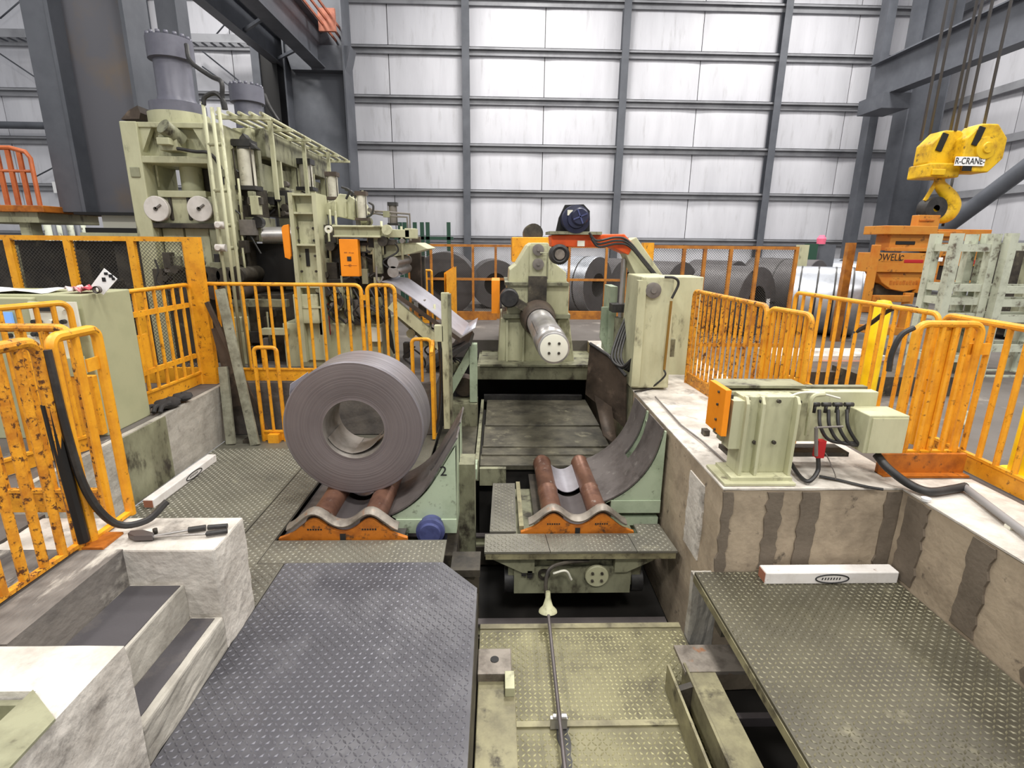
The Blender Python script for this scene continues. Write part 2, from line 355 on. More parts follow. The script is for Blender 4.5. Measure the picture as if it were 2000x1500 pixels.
# ---- upper concrete floor (ring around the sunken trench)
fl = thing('floor', (0, 0, U), 'grey worn concrete shop floor around the sunken trench', 'floor', kind='structure')
part('slab', MB().box(-24, 17.3, 8.95, WY+.4, U-.3, U), 'slab', fl)
part('slab', MB().box(-24, -3.2, 2.95, 8.95, U-.3, U), 'slab', fl)
part('slab', MB().box(-3.2, -.72, 6.12, 8.95, U-.3, U), 'slab', fl)
part('slab', MB().box(2.9, 17.3, -3, 8.95, U-.3, U), 'slab', fl)
part('slab', MB().box(-24, -2.72, -3, 2.95, U-.3, U), 'slab', fl)
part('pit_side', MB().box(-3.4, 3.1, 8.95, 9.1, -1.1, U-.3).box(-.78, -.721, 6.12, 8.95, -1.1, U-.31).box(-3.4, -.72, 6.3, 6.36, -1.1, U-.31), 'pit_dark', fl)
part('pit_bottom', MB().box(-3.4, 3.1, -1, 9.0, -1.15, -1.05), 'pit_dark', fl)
# ---- tread plates with raised lugs
def inside(p, poly):
    r = False; n = len(poly)
    for i in range(n):
        (x1, y1), (x2, y2) = poly[i], poly[(i+1) % n]
        if (y1 > p[1]) != (y2 > p[1]) and p[0] < (x2-x1)*(p[1]-y1)/(y2-y1)+x1: r = not r
    return r
def lugs(poly, z, ymin, ymax, pitch=.032, h=.005, holes=()):
    b = MB(); xs = [p[0] for p in poly]; ys = [p[1] for p in poly]
    i = 0; x = min(xs)+pitch*.6
    L, w = .0175, .0058
    vs = []; fs = []
    while x < max(xs):
        j = 0; y = max(min(ys), ymin)+pitch*.6
        while y < min(max(ys), ymax):
            ok = all(inside((x+ex, y+ey), poly) for ex, ey in ((.016, .016), (-.016, -.016), (.016, -.016), (-.016, .016)))
            if ok and not any(inside((x, y), hh) for hh in holes):
                s_ = 1 if (i+j) % 2 else -1
                dx, dy = L*.7071, L*.7071*s_; nx, ny = -w*.7071*s_, w*.7071
                o = len(vs)
                vs += [(x-dx, y-dy, z), (x+nx, y+ny, z), (x+dx, y+dy, z), (x-nx, y-ny, z), (x-dx*.6, y-dy*.6, z+h), (x+dx*.6, y+dy*.6, z+h)]
                fs += [(o, o+4, o+1), (o+1, o+4, o+5, o+2), (o+2, o+5, o+3), (o+3, o+5, o+4, o)]
            y += pitch; j += 1
        x += pitch; i += 1
    b.v = [Vector(p) for p in vs]; b.f = fs; b.sm = [False]*len(fs); return b
def tread(parent, poly, z, m, ymin=1.4, ymax=4.4, th=.025, label=None, holes=()):
    b = MB().prism(poly, 'z', z-th, z); o = part('tread_plate', b, m, parent, label)
    lg = lugs(poly, z, ymin, ymax, holes=holes)
    if lg.f: part('tread_lugs', lg, {'tread_dark': 'lug_dark', 'tread_mid': 'lug_mid', 'tread_far': 'lug_mid', 'tread_green_warmlit': 'lug_green_warmlit', 'tread_right': 'lug_right'}.get(m, m), o, kind='stuff')
    return o
lf = thing('floor_sunken', (-1.5, 3, 0), 'sunken floor of raised-pattern steel tread plates', 'floor', kind='structure')
BX = -1.52
tread(lf, [(BX, .4), (-.12, .4), (-.13, 3.09), (-.39, 3.39), (BX, 3.39)], .006, 'tread_dark', th=.03, label='dark grey tread plate with a clipped corner')
tread(lf, [(-1.72, 3.394), (-.39, 3.394), (-.39, 3.70), (-1.72, 3.70)], 0, 'tread_mid')
tread(lf, [(-1.99, 2.93), (-1.53, 2.93), (-1.53, 3.39), (-1.725, 3.39), (-1.725, 6.04), (-1.99, 6.04)], 0, 'tread_mid', ymax=5.6)
tread(lf, [(-3.14, 2.93), (-2.0, 2.93), (-2.0, 6.04), (-3.14, 6.04)], 0, 'tread_far', ymax=5.6)
tread(lf, [(-1.72, 4.98), (-.72, 4.98), (-.72, 6.04), (-1.72, 6.04)], 0, 'tread_far', ymax=0)
tread(lf, [(-1.72, 3.702), (-.75, 3.702), (-.75, 4.975), (-1.72, 4.975)], -.06, 'plate_steel', ymax=0, label='smooth recessed plate under the coil saddle')
tread(lf, [(1.41, .4), (2.79, .4), (2.79, 3.26), (1.41, 3.26)], 0, 'tread_right', th=.02, label='tread plate beside the stained concrete pier')
part('plate_edge_angle', MB().box(1.405, 1.43, .4, 3.26, -.075, -.021), 'beam_pit', lf)
for yy in (1.9, 2.9): part('plate_support_beam', MB().box(1.45, 2.79, yy-.05, yy+.05, -.2, -.021), 'grime', lf)
PZ = -.55
tread(lf, [(-.12, 2.56), (1.395, 2.56), (1.395, 3.36), (-.12, 3.36)], PZ, 'tread_green_warmlit', label='oily green tread plate down in the trench, yellowish light painted in')
tread(lf, [(-.12, .4), (1.395, .4), (1.395, 2.52), (-.12, 2.52)], PZ, 'tread_green_warmlit')
part('edge_strip', MB().box(-.12, 1.395, 2.52, 2.56, PZ-.02, PZ+.012), 'beam_pit', lf)
part('edge_strip', MB().box(-.12, 1.395, 3.36, 3.41, PZ-.04, PZ+.008), 'beam_pit', lf)
part('trench_beam', MB().box(-.12, 1.39, 3.45, 3.50, -1.0, -.72), 'grime', lf)
part('trench_liner', MB().box(-.16, -.125, .4, 3.08, -1.0, -.03).box(-3.1, -.42, 3.36, 3.41, -1.0, -.06), 'grime', lf)
gr_ = random.Random(4); gl_ = [onz(1096, 1400, PZ), onz(1108, 1500, PZ)]; gd_ = (gl_[1]-gl_[0])/9
Lp_ = [gl_[0]+gd_*k+Vector((-.03+gr_.uniform(-.012, .012), 0, 0)) for k in range(22)]; Rp_ = [gl_[0]+gd_*k+Vector((.035+gr_.uniform(-.012, .012), 0, 0)) for k in range(22)]
part('grease_streak', MB().prism([(q.x, q.y) for q in Lp_+Rp_[::-1]], 'z', PZ, PZ+.0025), 'rubber', lf)
# blocks under the rail in front of the car
for k in range(5):
    part('rail_support_block', MB().box(-.05+k*.27, .19+k*.27, 3.54, 3.62, -1.05, -.80), 'green_dirty', lf)
# ---- left concrete block with stairs cut in, and left trench wall
cb = thing('wall_trench_left', (-2.2, 3, 0), 'pale concrete block with steps cut into it', 'wall', kind='structure')
def rough(mb, amp, cuts=2, seed=1):
    me = mb.mesh('tmp'); bm = bmesh.new(); bm.from_mesh(me); bmesh.ops.triangulate(bm, faces=[f for f in bm.faces if len(f.verts) > 4])
    bmesh.ops.subdivide_edges(bm, edges=bm.edges, cuts=cuts, use_grid_fill=True)
    r = random.Random(seed)
    for v in bm.verts: v.co += Vector((r.uniform(-amp, amp), r.uniform(-amp, amp), r.uniform(-amp, amp)*.6))
    out = MB(); bm.verts.ensure_lookup_table()
    out.v = [v.co.copy() for v in bm.verts]; out.f = [tuple(v.index for v in f.verts) for f in bm.faces]; out.sm = [False]*len(out.f); bm.free(); return out
def conc(name, boxes, m, parent, label=None, amp=.004, cuts=7, bev=.012):
    b = MB()
    for k, q in enumerate(boxes):
        r = rough(MB().box(*q), amp, cuts, k+3); b.add(r.v, r.f)
    return part(name, b, m, parent, label, bev)
conc('block_top', [(-2.7, BX, 2.56, 2.91, 0, U)], 'concrete_light', cb)
lb_ = rough(MB().prism([(-2.7, 1.63), (-1.69, 1.63), (-1.69, .3), (BX, .3), (BX, 1.86), (-2.7, 1.86)], 'z', 0, U), .004, 6)
part('block_front', lb_, 'concrete_light', cb)
part('block_back_strip', MB().box(-2.75, -2.0, 1.87, 2.565, 0, U+.002), 'concrete_sooty', cb)
conc('step', [(-2.0, -1.70, 1.86, 2.56, 0, .43)], 'concrete', cb)
conc('step', [(-1.70, BX, 1.86, 2.56, 0, .22)], 'concrete', cb)
part('step_tread', MB().box(-1.99, -1.715, 1.87, 2.54, .428, .434), 'step_tread', cb)
part('step_tread', MB().box(-1.69, -1.56, 1.87, 2.54, .218, .224), 'step_tread', cb)
part('trench_wall', rough(MB().box(-3.5, -3.15, 2.92, 6.1, 0, U-.002), .004, 9), 'concrete', cb, 'grey stained low concrete wall')
part('trench_wall', rough(MB().box(-3.5, -.72, 6.06, 6.3, 0, U-.002), .003, 9), 'concrete_dark', cb)
part('wall_cover_plate', MB().box(-3.149, -3.14, 4.15, 4.85, .02, .63), 'green_dirty', cb, 'flat green-grey steel sheet on the concrete wall')
# ---- right concrete pier
cp = thing('wall_trench_right', (2.0, 3.5, 0), 'concrete pier with dark brown vertical stain bands', 'wall', kind='structure')
conc('pier', [(1.55, 2.95, 3.27, 8.94, -1.05, U)], 'concrete_tan', cp, amp=.006)
conc('pier_foot', [(1.41, 1.60, 3.262, 3.32, -1.05, -.03)], 'concrete', cp)
conc('pier_side', [(2.80, 3.3, .3, 3.4, -.4, U)], 'concrete_tan', cp)
part('pier_cap', rough(MB().box(1.545, 2.9, 3.262, 8.9, U-.004, U+.008), .002, 8), 'concrete_light', cp)
part('pier_cap', rough(MB().box(2.792, 3.4, .3, 3.4, U-.004, U+.009), .002, 8), 'concrete_light', cp)
def strip(name, axis, pos, a0, a1, z0, z1, m, seed, parent=cp):
    r = random.Random(seed); n = 12; Lp = []; Rp = []
    for i in range(n+1):
        z = z0+(z1-z0)*i/n
        Lp.append((a0+r.uniform(-.012, .012), z)); Rp.append((a1+r.uniform(-.012, .012), z))
    poly = Lp+Rp[::-1]
    part(name, MB().prism(poly, axis, pos-.004, pos+.012), m, parent)
for k, (a, b) in enumerate(((1555, 1590), (1490, 1520), (1718, 1752))):
    strip('stain_band', 'y', 3.262, at(a+0, 1030, 3.27).x, at(b, 1030, 3.27).x, .03, U-.02, 'stain', k)
strip('stain_band', 'y', 3.262, 1.555, 1.62, .0, U-.02, 'stain', 9)
for k, (ya, yb) in enumerate(((3.02, 3.2), (2.55, 2.7), (2.05, 2.25))):
    strip('stain_band', 'x', 2.79, ya, yb, .03, U-.02, 'stain', 20+k)
strip('plaster_patch', 'x', 1.541, 3.55, 3.85, -.1, U-.12, 'concrete_light', 33)
# ---- big steel columns, crane runways
def column(name, px0, px1, py, y, zb, zt, label, m='column_grey'):
    x0, x1 = at(px0, py, y).x, at(px1, py, y).x
    t = thing(name, ((x0+x1)/2, y, zb), label, 'column', kind='structure')
    d = (x1-x0)*.55
    part('flange', MB().box(x0, x0+.05, y-d/2, y+d/2, zb, zt), 'steel_grey', t)
    part('flange', MB().box(x1-.05, x1, y-d/2, y+d/2, zb, zt), 'steel_grey', t)
    part('web', MB().box(x0+.05, x1-.05, y-.03, y+.03, zb, zt), m, t)
    return t, x0, x1, d
c1, a, b, d = column('steel_column', 150, 292, 200, 8.6, 2.62, 11.5, 'big grey steel column with brown stain behind the press')
part('base_plate', MB().box(a-.1, b+.1, 8.6-d/2-.05, 8.6+d/2+.05, 2.58, 2.62), 'black', c1)
part('edge_channel', MB().box(a-.34, a-.02, 8.35, 8.75, 2.62, 11.5), 'steel_grey', c1)
part('pedestal', MB().box(a+.2, b-.1, 8.4, 8.9, 2.4, 2.58), 'cream', c1)
part('bearing_plate', MB().box(a+.0, b+.05, 8.3, 9.0, 2.33, 2.4), 'black', c1)
part('pedestal_cap', MB().box(a-.05, b+.05, 8.25, 9.0, 2.24, 2.33), 'green', c1)
part('pedestal_leg', MB().box(a+.3, b-.1, 8.4, 8.9, U, 2.24), 'grime', c1)
part('rear_column', MB().box(at(306, 40, 10.6).x, at(346, 40, 10.6).x, 10.6, 11.0, 3.5, 11.5), 'steel_grey', c1)
c2, a2, b2, d2 = column('steel_column', 588, 697, 395, 19.4, U, 11.5, 'dark grey steel column at the end of the crane runway', 'steel_grey')
part('rear_leg', MB().box(a2-.75, a2-.25, 19.0, 19.6, U, 10.5), 'black', c2)
part('rear_leg_flange', MB().box(a2-1.0, a2-.75, 18.9, 19.5, U, 10.5), 'steel_grey', c2)
part('bracket', MB().prism([(a2, 8.2), (b2+.2, 8.2), (b2, 7.5), (a2+.2, 7.5)], 'y', 19.0, 19.7), 'steel_grey', c2)
c3, a3, b3, d3 = column('steel_column', 1752, 1822, 250, 19.6, U, 11.5, 'grey corner column behind the crane hook', 'steel_grey')
part('corner_post', MB().box(a3-.75, a3-.45, 20.0, 20.4, U, 11.5), 'steel_grey', c3)
lx = at(640, 120, 19.4).x; lz = at(640, 120, 19.4).z
r1 = thing('crane_runway_beam', (lx, 8, lz), 'grey crane runway beam with copper conductor bars above press', 'beam', kind='structure')
part('girder', MB().ibeam((lx-.2, 3, lz+.3), (lx-.2, 19.9, lz+.3), .45, 1.2, .04), 'steel_grey', r1)
part('side_truss', MB().ibeam((lx-1.5, 3, lz+.2), (lx-1.5, 19.9, lz+.2), .3, .8, .03), 'steel_grey', r1)
for k in range(7): part('lacing', MB().beam((lx-.3, 4+k*2.3, lz-.1), (lx-1.4, 5.1+k*2.3, lz-.1), .08, .08), 'steel_grey', r1)
for k in range(3): part('conductor_bar', MB().box(lx+.3+k*.1, lx+.34+k*.1, 3, 19.9, lz+.55+k*.14, lz+.62+k*.14), 'copper', r1)
part('bracket', MB().box(lx+.2, lx+.7, 18.0, 18.1, lz+.4, lz+1.0), 'copper', r1)
rx = at(1780, 130, 17.6).x; rz = at(1780, 130, 17.6).z
r2 = thing('crane_runway_beam', (rx, 12, rz), 'grey crane runway beam along the white side wall', 'beam', kind='structure')
part('girder', MB().ibeam((rx+.1, 4, rz), (rx+.1, 19.4, rz), .45, 1.1, .04), 'steel_grey', r2)
part('seat_bracket', MB().box(rx-.3, rx+.6, 18.2, 19.4, rz-1.0, rz-.55), 'steel_grey', r2)
p0, p1 = at(1842, 448, 15), at(2040, 300, 13.0)
p0, p1 = p0+(p0-p1)*.95, p1+(p1-p0)*2.2
single('diagonal_brace', MB().cyl(p0, p1, .2), 'steel_grey', 'thick dark pipe brace rising diagonally behind the coil lifter', 'brace', kind='structure')
# cable tray, brace rods on the back wall at the left
ty = WY-1.0
for k, (pa, pb, py) in enumerate(((-40, 143, 72), (355, 545, 82))):
    A, B = at(pa, py, ty), at(pb, py+2, ty)
    t = thing('cable_tray', (A+B)/2, ['white ladder cable tray left of the big column', 'white ladder cable tray right of the press cylinder'][k], 'cable tray', kind='structure')
    part('side_rail', MB().box(A.x, B.x, ty-.2, ty-.17, A.z-.05, A.z+.2), 'girt', t)
    part('side_rail', MB().box(A.x, B.x, ty+.17, ty+.2, A.z-.05, A.z+.2), 'girt', t)
    n = int((B.x-A.x)/.3)
    me = MB().box(-.03, .03, -.17, .17, -.02, .02).mesh('rung'); me.materials.append(MATS['steel_grey'])
    for i in range(n): place('rung', me, (A.x+.15+i*.3, ty, A.z-.06), t)
rods = [((0, 105), (150, 205)), ((0, 36), (42, 0)), ((70, 345), (165, 296)), ((420, 70), (480, 0)), ((395, 100), (550, 225)), ((395, 130), (480, 190))]
for k, (q0, q1) in enumerate(rods):
    single('brace_rod', MB().cyl(at(*q0, WY-.3), at(*q1, WY-.3), .025, n=8), 'steel_grey',
           'thin steel brace rod crossing the white back wall', 'rod', group='wall brace rods', kind='structure')
q0, q1 = at(-60, 243, WY-.5), at(160, 247, WY-.5)
single('wall_pipe', MB().cyl(q0, q1, .12, n=12), 'steel_grey', 'dark horizontal pipe along the white back wall', 'pipe', kind='structure')
# bay sign
w = at(121, 365, WY-.18)
sg = thing('bay_sign', (w.x, w.y, w.z-.25), 'small white bay sign on the back wall', 'sign')
part('board', MB().pbox(103, 355, 134, 377, WY-.192, .02), 'paper', sg)
text('lettering', 'A04', .16, 'ink', sg, at(117, 359.5, WY-.194), UP)
# =================================================================== COIL, SADDLES, CAR
# the standing coil
CX, CY0, CY1, CZ, CR, CB = -1.195, 4.2, 4.66, .73, .583, .25
coil = thing('steel_coil', (CX, (CY0+CY1)/2, CZ), 'dark grey rolled steel coil lying on the roller saddle', 'steel coil')
part('outer_wrap', MB().lathe((CX, CY0, CZ), (0, 1, 0), [(.004, CR-.012), (.01, CR), (CY1-CY0-.01, CR), (CY1-CY0-.004, CR-.012)], 96), 'coil_side', coil)
part('end_face', MB().lathe((CX, CY0, CZ), (0, 1, 0), [(.0, CB+.006), (.003, CB+.05), (0, CB+.06), (0, CR-.06), (.004, CR-.012)], 96), 'coil_rings', coil)
part('end_face', MB().lathe((CX, CY1, CZ), (0, 1, 0), [(-.004, CR-.012), (0, CR-.05), (0, CB)], 96), 'coil_rings', coil)
part('bore', MB().lathe((CX, CY0, CZ), (0, 1, 0), [(0, CB+.006), (.012, CB), (CY1-CY0, CB)], 96), 'coil_inner', coil, 'bright inner bore of the coil')
def arc_sheet(cx, cz, r, a0, a1, y0, y1, n=10, skew=0, th=.004, dr=0):
    rows = []
    for i in range(n+1):
        a = math.radians(a0+(a1-a0)*i/n); rr = r+dr*i/n
        rows.append([(cx+rr*math.cos(a), y+skew*i/n, cz+rr*math.sin(a)) for y in (y0, (y0+y1)/2, y1)])
    return MB().sheet(rows, th)
part('inner_tail', arc_sheet(CX, CZ, CB-.012, 200, 262, CY0+.03, CY1-.05, skew=.03), 'coil_inner', coil)
part('inner_tail', arc_sheet(CX, CZ, CB-.02, 262, 325, CY0+.05, CY1-.15, skew=.08, dr=-.02), 'coil_inner', coil)
part('strip_tail', MB().sheet([[(CX+(CR+.004+.02*k)*math.cos(math.radians(150-4*k)), y, CZ+(CR+.004+.02*k)*math.sin(math.radians(150-4*k))) for y in (CY0+.02, CY1-.02)] for k in range(3)], .003), 'silver', coil)

def saddle_profile(cx, zb, top):
    # wavy outline of the orange end plates: two humps under the rollers
    pts = []
    for i in range(41):
        t = -0.5+i/40
        z = .055+.115*math.exp(-((t+.215)/.115)**2)+.115*math.exp(-((t-.215)/.115)**2)
        z *= min(1, max(0, (.5-abs(t))/.16))**.8 if abs(t) > .34 else 1
        pts.append((cx+t*1.0, zb+max(z, .004)+top))
    return pts
def saddle(root_, cx, y0, zb, ylen):
    base = saddle_profile(cx, zb, 0)
    ep = part('end_plate', MB().prism(base+[(cx+.5, zb-.03), (cx-.5, zb-.03)], 'y', y0, y0+.035), 'orange_brown', root_, 'orange scalloped end plate', bev=.004)
    part('drain_notch', MB().box(cx-.022, cx+.022, y0-.003, y0+.01, zb-.01, zb+.045), 'pit_dark', ep)
    for s in (-1, 1):
        for k in range(6): part('stamped_marking', MB().box(cx+s*.21-.06+k*.02, cx+s*.21-.047+k*.02, y0-.0015, y0+.005, zb+.075, zb+.089), 'pit_dark', ep)
    capo = [(x, z+.002) for x, z in base]
    rows = [[(x, y, z+.03+(.02 if y > y0+.01 else 0)) for y in (y0-.004, y0+.03, y0+.075)] for x, z in capo]
    part('saddle_cap', MB().sheet(rows[3:-3], -.022), 'saddle', root_, 'worn bare steel wavy cap', bev=.004)
    for s in (-1, 1):
        x = cx+s*.21; zc = zb+.089
        r = part('roller', MB().lathe((x, y0+.09, zc), (0, 1, 0), [(0, 0), (0, .088), (.0, .088), (.055, .088), (.06, .102), (.075, .102), (.08, .094), (.5, .094), (.508, .099), (.53, .099), (.538, .094), (ylen-.1, .092), (ylen-.09, .098), (ylen-.07, .098), (ylen-.06, .08), (ylen-.0, .075), (ylen, 0)], 32), 'roller', root_, 'rusty brown roller')
        part('roller_collar', MB().lathe((x, y0+.07, zc), (0, 1, 0), [(0, .05), (0, .093), (.07, .095), (.085, .09)], 32), 'saddle', r, 'bare metal collar')
    rows = []
    for i in range(11):
        t = -1+i/5; rows.append([(cx+t*.12, y, zb+.02+.05*t*t) for y in (y0+.1, y0+ylen*.45, y0+ylen*.5)])
    part('liner_sheet', MB().sheet(rows, .006), 'steel_dark', root_, 'dark curved liner sheet between the rollers')
    rows = [[(cx+(-1+i/5)*.12, y, zb+.03+.06*(-1+i/5)**2) for y in (y0+ylen*.56, y0+ylen*.8, y0+ylen)] for i in range(11)]
    part('liner_sheet', MB().sheet(rows, .006), 'silver', root_)
    part('bed', MB().box(cx-.36, cx+.36, y0+.05, y0+ylen, zb-.06, zb-.03), 'grime', root_)
def apron(root_, cx, cz, R, y0, ys0, ys1, y1, a_end, zb, xr, tl=.165, m='plate_steel'):
    ae = math.radians(a_end); tv = Vector((-math.sin(ae), 0, math.cos(ae)))*tl
    # curved side guard with a slot, carried on a green bracket
    def patch(ya, yb, a0, a1, n, tip=False):
        rows = []
        for i in range(n+1):
            a = math.radians(a0+(a1-a0)*i/n)
            rows.append([(cx+R*math.cos(a), ya+(yb-ya)*j/2, cz+R*math.sin(a)) for j in range(3)])
        if tip: base_ = rows[-1]; rows += [[Vector(p)+tv*(k/3) for p in base_] for k in (1, 2, 3)]
        return MB().sheet(rows, -.014)
    part('curved_guard', patch(y0, y1, -68, -38, 8), m, root_, 'dark bare steel curved guard plate')
    part('guard_finger', patch(y0, ys0, -38, a_end, 9, True), m, root_)
    part('guard_finger', patch(ys1, y1, -38, a_end, 9, True), m, root_)
    for ya in (y0+.01, ys1+.02):
        pts = []
        for i in range(12):
            a = math.radians(-66+(a_end+66)*i/11); pts.append((cx+(R+.016)*math.cos(a), cz+(R+.016)*math.sin(a)))
        x0 = pts[0][0]; pts.append((pts[-1][0]+tv.x*.85, pts[-1][1]+tv.z*.85))
        pts += [(xr, pts[-1][1]), (xr, zb+.0), (x0+.03, zb+.0)]
        part('bracket_plate', MB().prism(pts, 'y', ya, ya+.03), 'green_pale', root_, bev=.003)
    part('bracket_shelf', MB().box(cx+R*.46, xr, y0, y1-.05, zb-.13, zb-.0), 'green_pale', root_, bev=.004)
    part('bracket_back', MB().box(xr-.03, xr, y0+.02, y1-.02, zb, cz-.12), 'green_pale', root_)
# saddle under the standing coil, let into the floor
sl = thing('roller_saddle', (-1.2, 3.72, -.03), 'orange ended roller saddle under the standing coil', 'roller saddle')
saddle(sl, -1.2, 3.72, 0, 1.2)
ap = thing('coil_guard', (-.6, 4.1, 0), 'curved steel coil guard on pale green bracket marked 2', 'coil guard')
apron(ap, -1.19, .76, .77, 3.98, 4.25, 4.36, 4.8, -30, .02, -.335, .42)
text('number', '2', .12, 'ink', ap, at(866, 921, 3.985)-Vector((0, .001, 0)), UP, 'black painted number 2')
part('bracket_leg', MB().prism([(-.84, .02), (-.66, .02), (-.74, -.1), (-.77, -.28), (-.84, -.28)], 'y', 3.99, 4.05), 'green_pale', ap)
part('support_post', MB().box(-.36, -.2, 4.35, 4.6, -1.0, .35), 'green_dirty', ap)
part('top_block', MB().box(-.38, -.2, 4.9, 5.15, -.05, .06), 'green_pale', ap)
# small blue geared motor in the trench
mo = thing('gear_motor', (-.545, 4.0, -.25), 'blue electric motor beside the roller saddle', 'motor')
mc = at(838, 1053, 3.8)
part('end_bell', MB().lathe((mc.x, 3.84, -.04), (0, 1, 0), [(0, 0), (0, .05), (.0, .085), (.03, .09), (.035, .115), (.06, .12), (.07, .118), (.09, .1), (.2, .1)], 32), 'blue_motor', mo)
part('housing', MB().lathe((mc.x, 4.03, -.04), (0, 1, 0), [(0, .105), (.0, .118), (.25, .118), (.25, 0)], 32), 'blue_motor', mo)
me = MB().box(-.004, .004, 0, .22, .115, .128).mesh('cooling_fin'); me.materials.append(MATS['blue_motor'])
for k in range(14): place('cooling_fin', me, (mc.x, 4.04, -.04), mo, (0, k*math.pi/7, 0))
part('foot', MB().box(mc.x-.1, mc.x+.1, 4.05, 4.25, -.3, -.15), 'navy', mo)
part('mount', MB().box(mc.x-.16, mc.x+.2, 3.95, 4.35, -1.05, -.3), 'grime', mo)

# coil car standing in the trench
KZ = -.2
car = thing('coil_car', (.7, 4.4, -.72), 'empty coil car with two rusty rollers on tread-plate deck', 'coil car')
saddle(car, .71, 4.14, KZ, 1.28)
apron(car, .70, .66, .775, 4.42, 4.86, 5.0, 5.42, -12, KZ+.16, 1.52)
part('bracket_gusset', MB().prism([(1.05, KZ-.02), (1.51, KZ-.02), (1.51, KZ-.1), (1.2, KZ-.1), (1.05, KZ-.3)], 'y', 4.43, 4.5), 'green_pale', car)
part('bracket_strut', MB().box(1.26, 1.34, 4.5, 4.58, KZ-.4, KZ-.1), 'green_pale', car)
text('number', '1', .1, 'ink', car, at(1311, 905, 4.428)-Vector((0, .002, 0)), UP)
fx0 = -.105; y0 = 3.84
tread(car, [(-.1, y0), (.44, y0), (.42, 4.12), (-.1, 4.12)], KZ, 'tread_mid', th=.02, label='left tread plate of the car deck')
tread(car, [(.445, y0), (1.16, y0), (1.14, 4.12), (.425, 4.12)], KZ, 'tread_mid', th=.02)
tread(car, [(1.165, y0), (1.5, y0), (1.47, 4.28), (1.24, 4.28), (1.24, 4.12), (1.145, 4.12)], KZ, 'tread_mid', th=.02)
tread(car, [(-.06, 4.14), (.17, 4.14), (.19, 5.1), (-.04, 5.1)], KZ+.012, 'tread_mid', ymax=5.1, th=.02)
part('deck_rail', MB().box(.2, .24, 4.2, 5.1, KZ-.02, KZ+.03), 'beam_pit', car)
part('deck_edge', MB().box(-.09, 1.49, y0+.005, y0+.03, KZ-.075, KZ-.021), 'beam_pit', car)
part('frame', MB().box(.1, 1.25, 3.98, 5.2, KZ-.42, KZ-.1), 'green_dirty', car, bev=.006)
part('frame_front', MB().box(.15, 1.15, 3.93, 3.979, -.66, -.42), 'green_dirty', car)
for s, x in ((1, .02), (-1, 1.3)):
    part('deck_gusset', MB().prism([(x-s*.12, KZ-.076), (x+s*.3, KZ-.076), (x+s*.3, KZ-.24), (x+s*.2, KZ-.24)], 'y', 3.9, 3.96), 'green_dirty', car)
part('top_slot', MB().box(.42, 1.0, 3.9, 3.975, KZ-.12, KZ-.076), 'black', car)
dc = at(1165, 1123, 3.93)
hub = part('hub_cover', MB().lathe((dc.x, 3.93, dc.z), (0, -1, 0), [(0, .1), (.02, .1), (.026, .094), (.026, 0)], 32), 'green', car, 'round pale green hub cover')
for sx in (-1, 1):
    for sz in (-1, 1): part('bolt', MB().cyl((dc.x+sx*.04, 3.905, dc.z+sz*.035), (dc.x+sx*.04, 3.89, dc.z+sz*.035), .013, n=6), 'grime', hub)
h2 = at(1062, 1120, 3.93)
part('flange', MB().lathe((h2.x, 3.925, h2.z), (0, -1, 0), [(0, .05), (.02, .05), (.02, .03), (0, .028)], 20), 'grime', car)
for dx, dz in ((-.17, .01), (-.12, -.01), (-.12, .03)): part('valve_block', MB().box(h2.x+dx-.02, h2.x+dx+.02, 3.9, 3.93, h2.z+dz-.015, h2.z+dz+.015), 'rubber', car)
hs = bez([at(1150, 1095, 3.9), at(1110, 1098, 3.86), at(1075, 1110, 3.8), at(1066, 1140, 3.74), at(1068, 1165, 3.7)])
part('hydraulic_hose', MB().tube(hs, .016), 'grime', car)
part('hose_strap', MB().tube(bez([at(1080, 1120, 3.82), at(1105, 1115, 3.84), at(1116, 1132, 3.86)]), .01), 'cream', car)
for x in (.12, 1.22):
    for yy in (4.05, 5.0): part('wheel', MB().cyl((x-.05, yy, -.6), (x+.05, yy, -.6), .11), 'rubber', car)
# transverse rails and black beams in the pit
for k, (yy, zz) in enumerate(((3.66, -.72), (4.98, -.72))):
    t = thing('track_rail', (.6, yy, zz-.06), ['dark steel rail in front of the coil car', 'dark steel rail behind the coil car'][k], 'rail')
    part('rail_head', MB().box(-3.0, 1.39, yy-.035, yy+.035, zz-.02, zz), 'steel_dark', t)
    part('rail_foot', MB().box(-3.0, 1.39, yy-.07, yy+.07, zz-.09, zz-.07).box(-3.0, 1.39, yy-.015, yy+.015, zz-.07, zz-.02), 'green_dirty', t)
    part('tie_beam', MB().box(-3.0, 1.39, yy-.09, yy+.09, zz-.3, zz-.09), 'grime', t)
pc = thing('hydraulic_cylinder', (-.22, 4.1, -.55), 'dark upright cylinder in the trench beside coil car', 'cylinder')
part('barrel', MB().cyl((-.24, 3.75, -1.05), (-.24, 3.75, -.28), .1), 'grime', pc)
part('cap', MB().box(-.36, -.13, 3.62, 3.88, -.28, -.22), 'grime', pc)
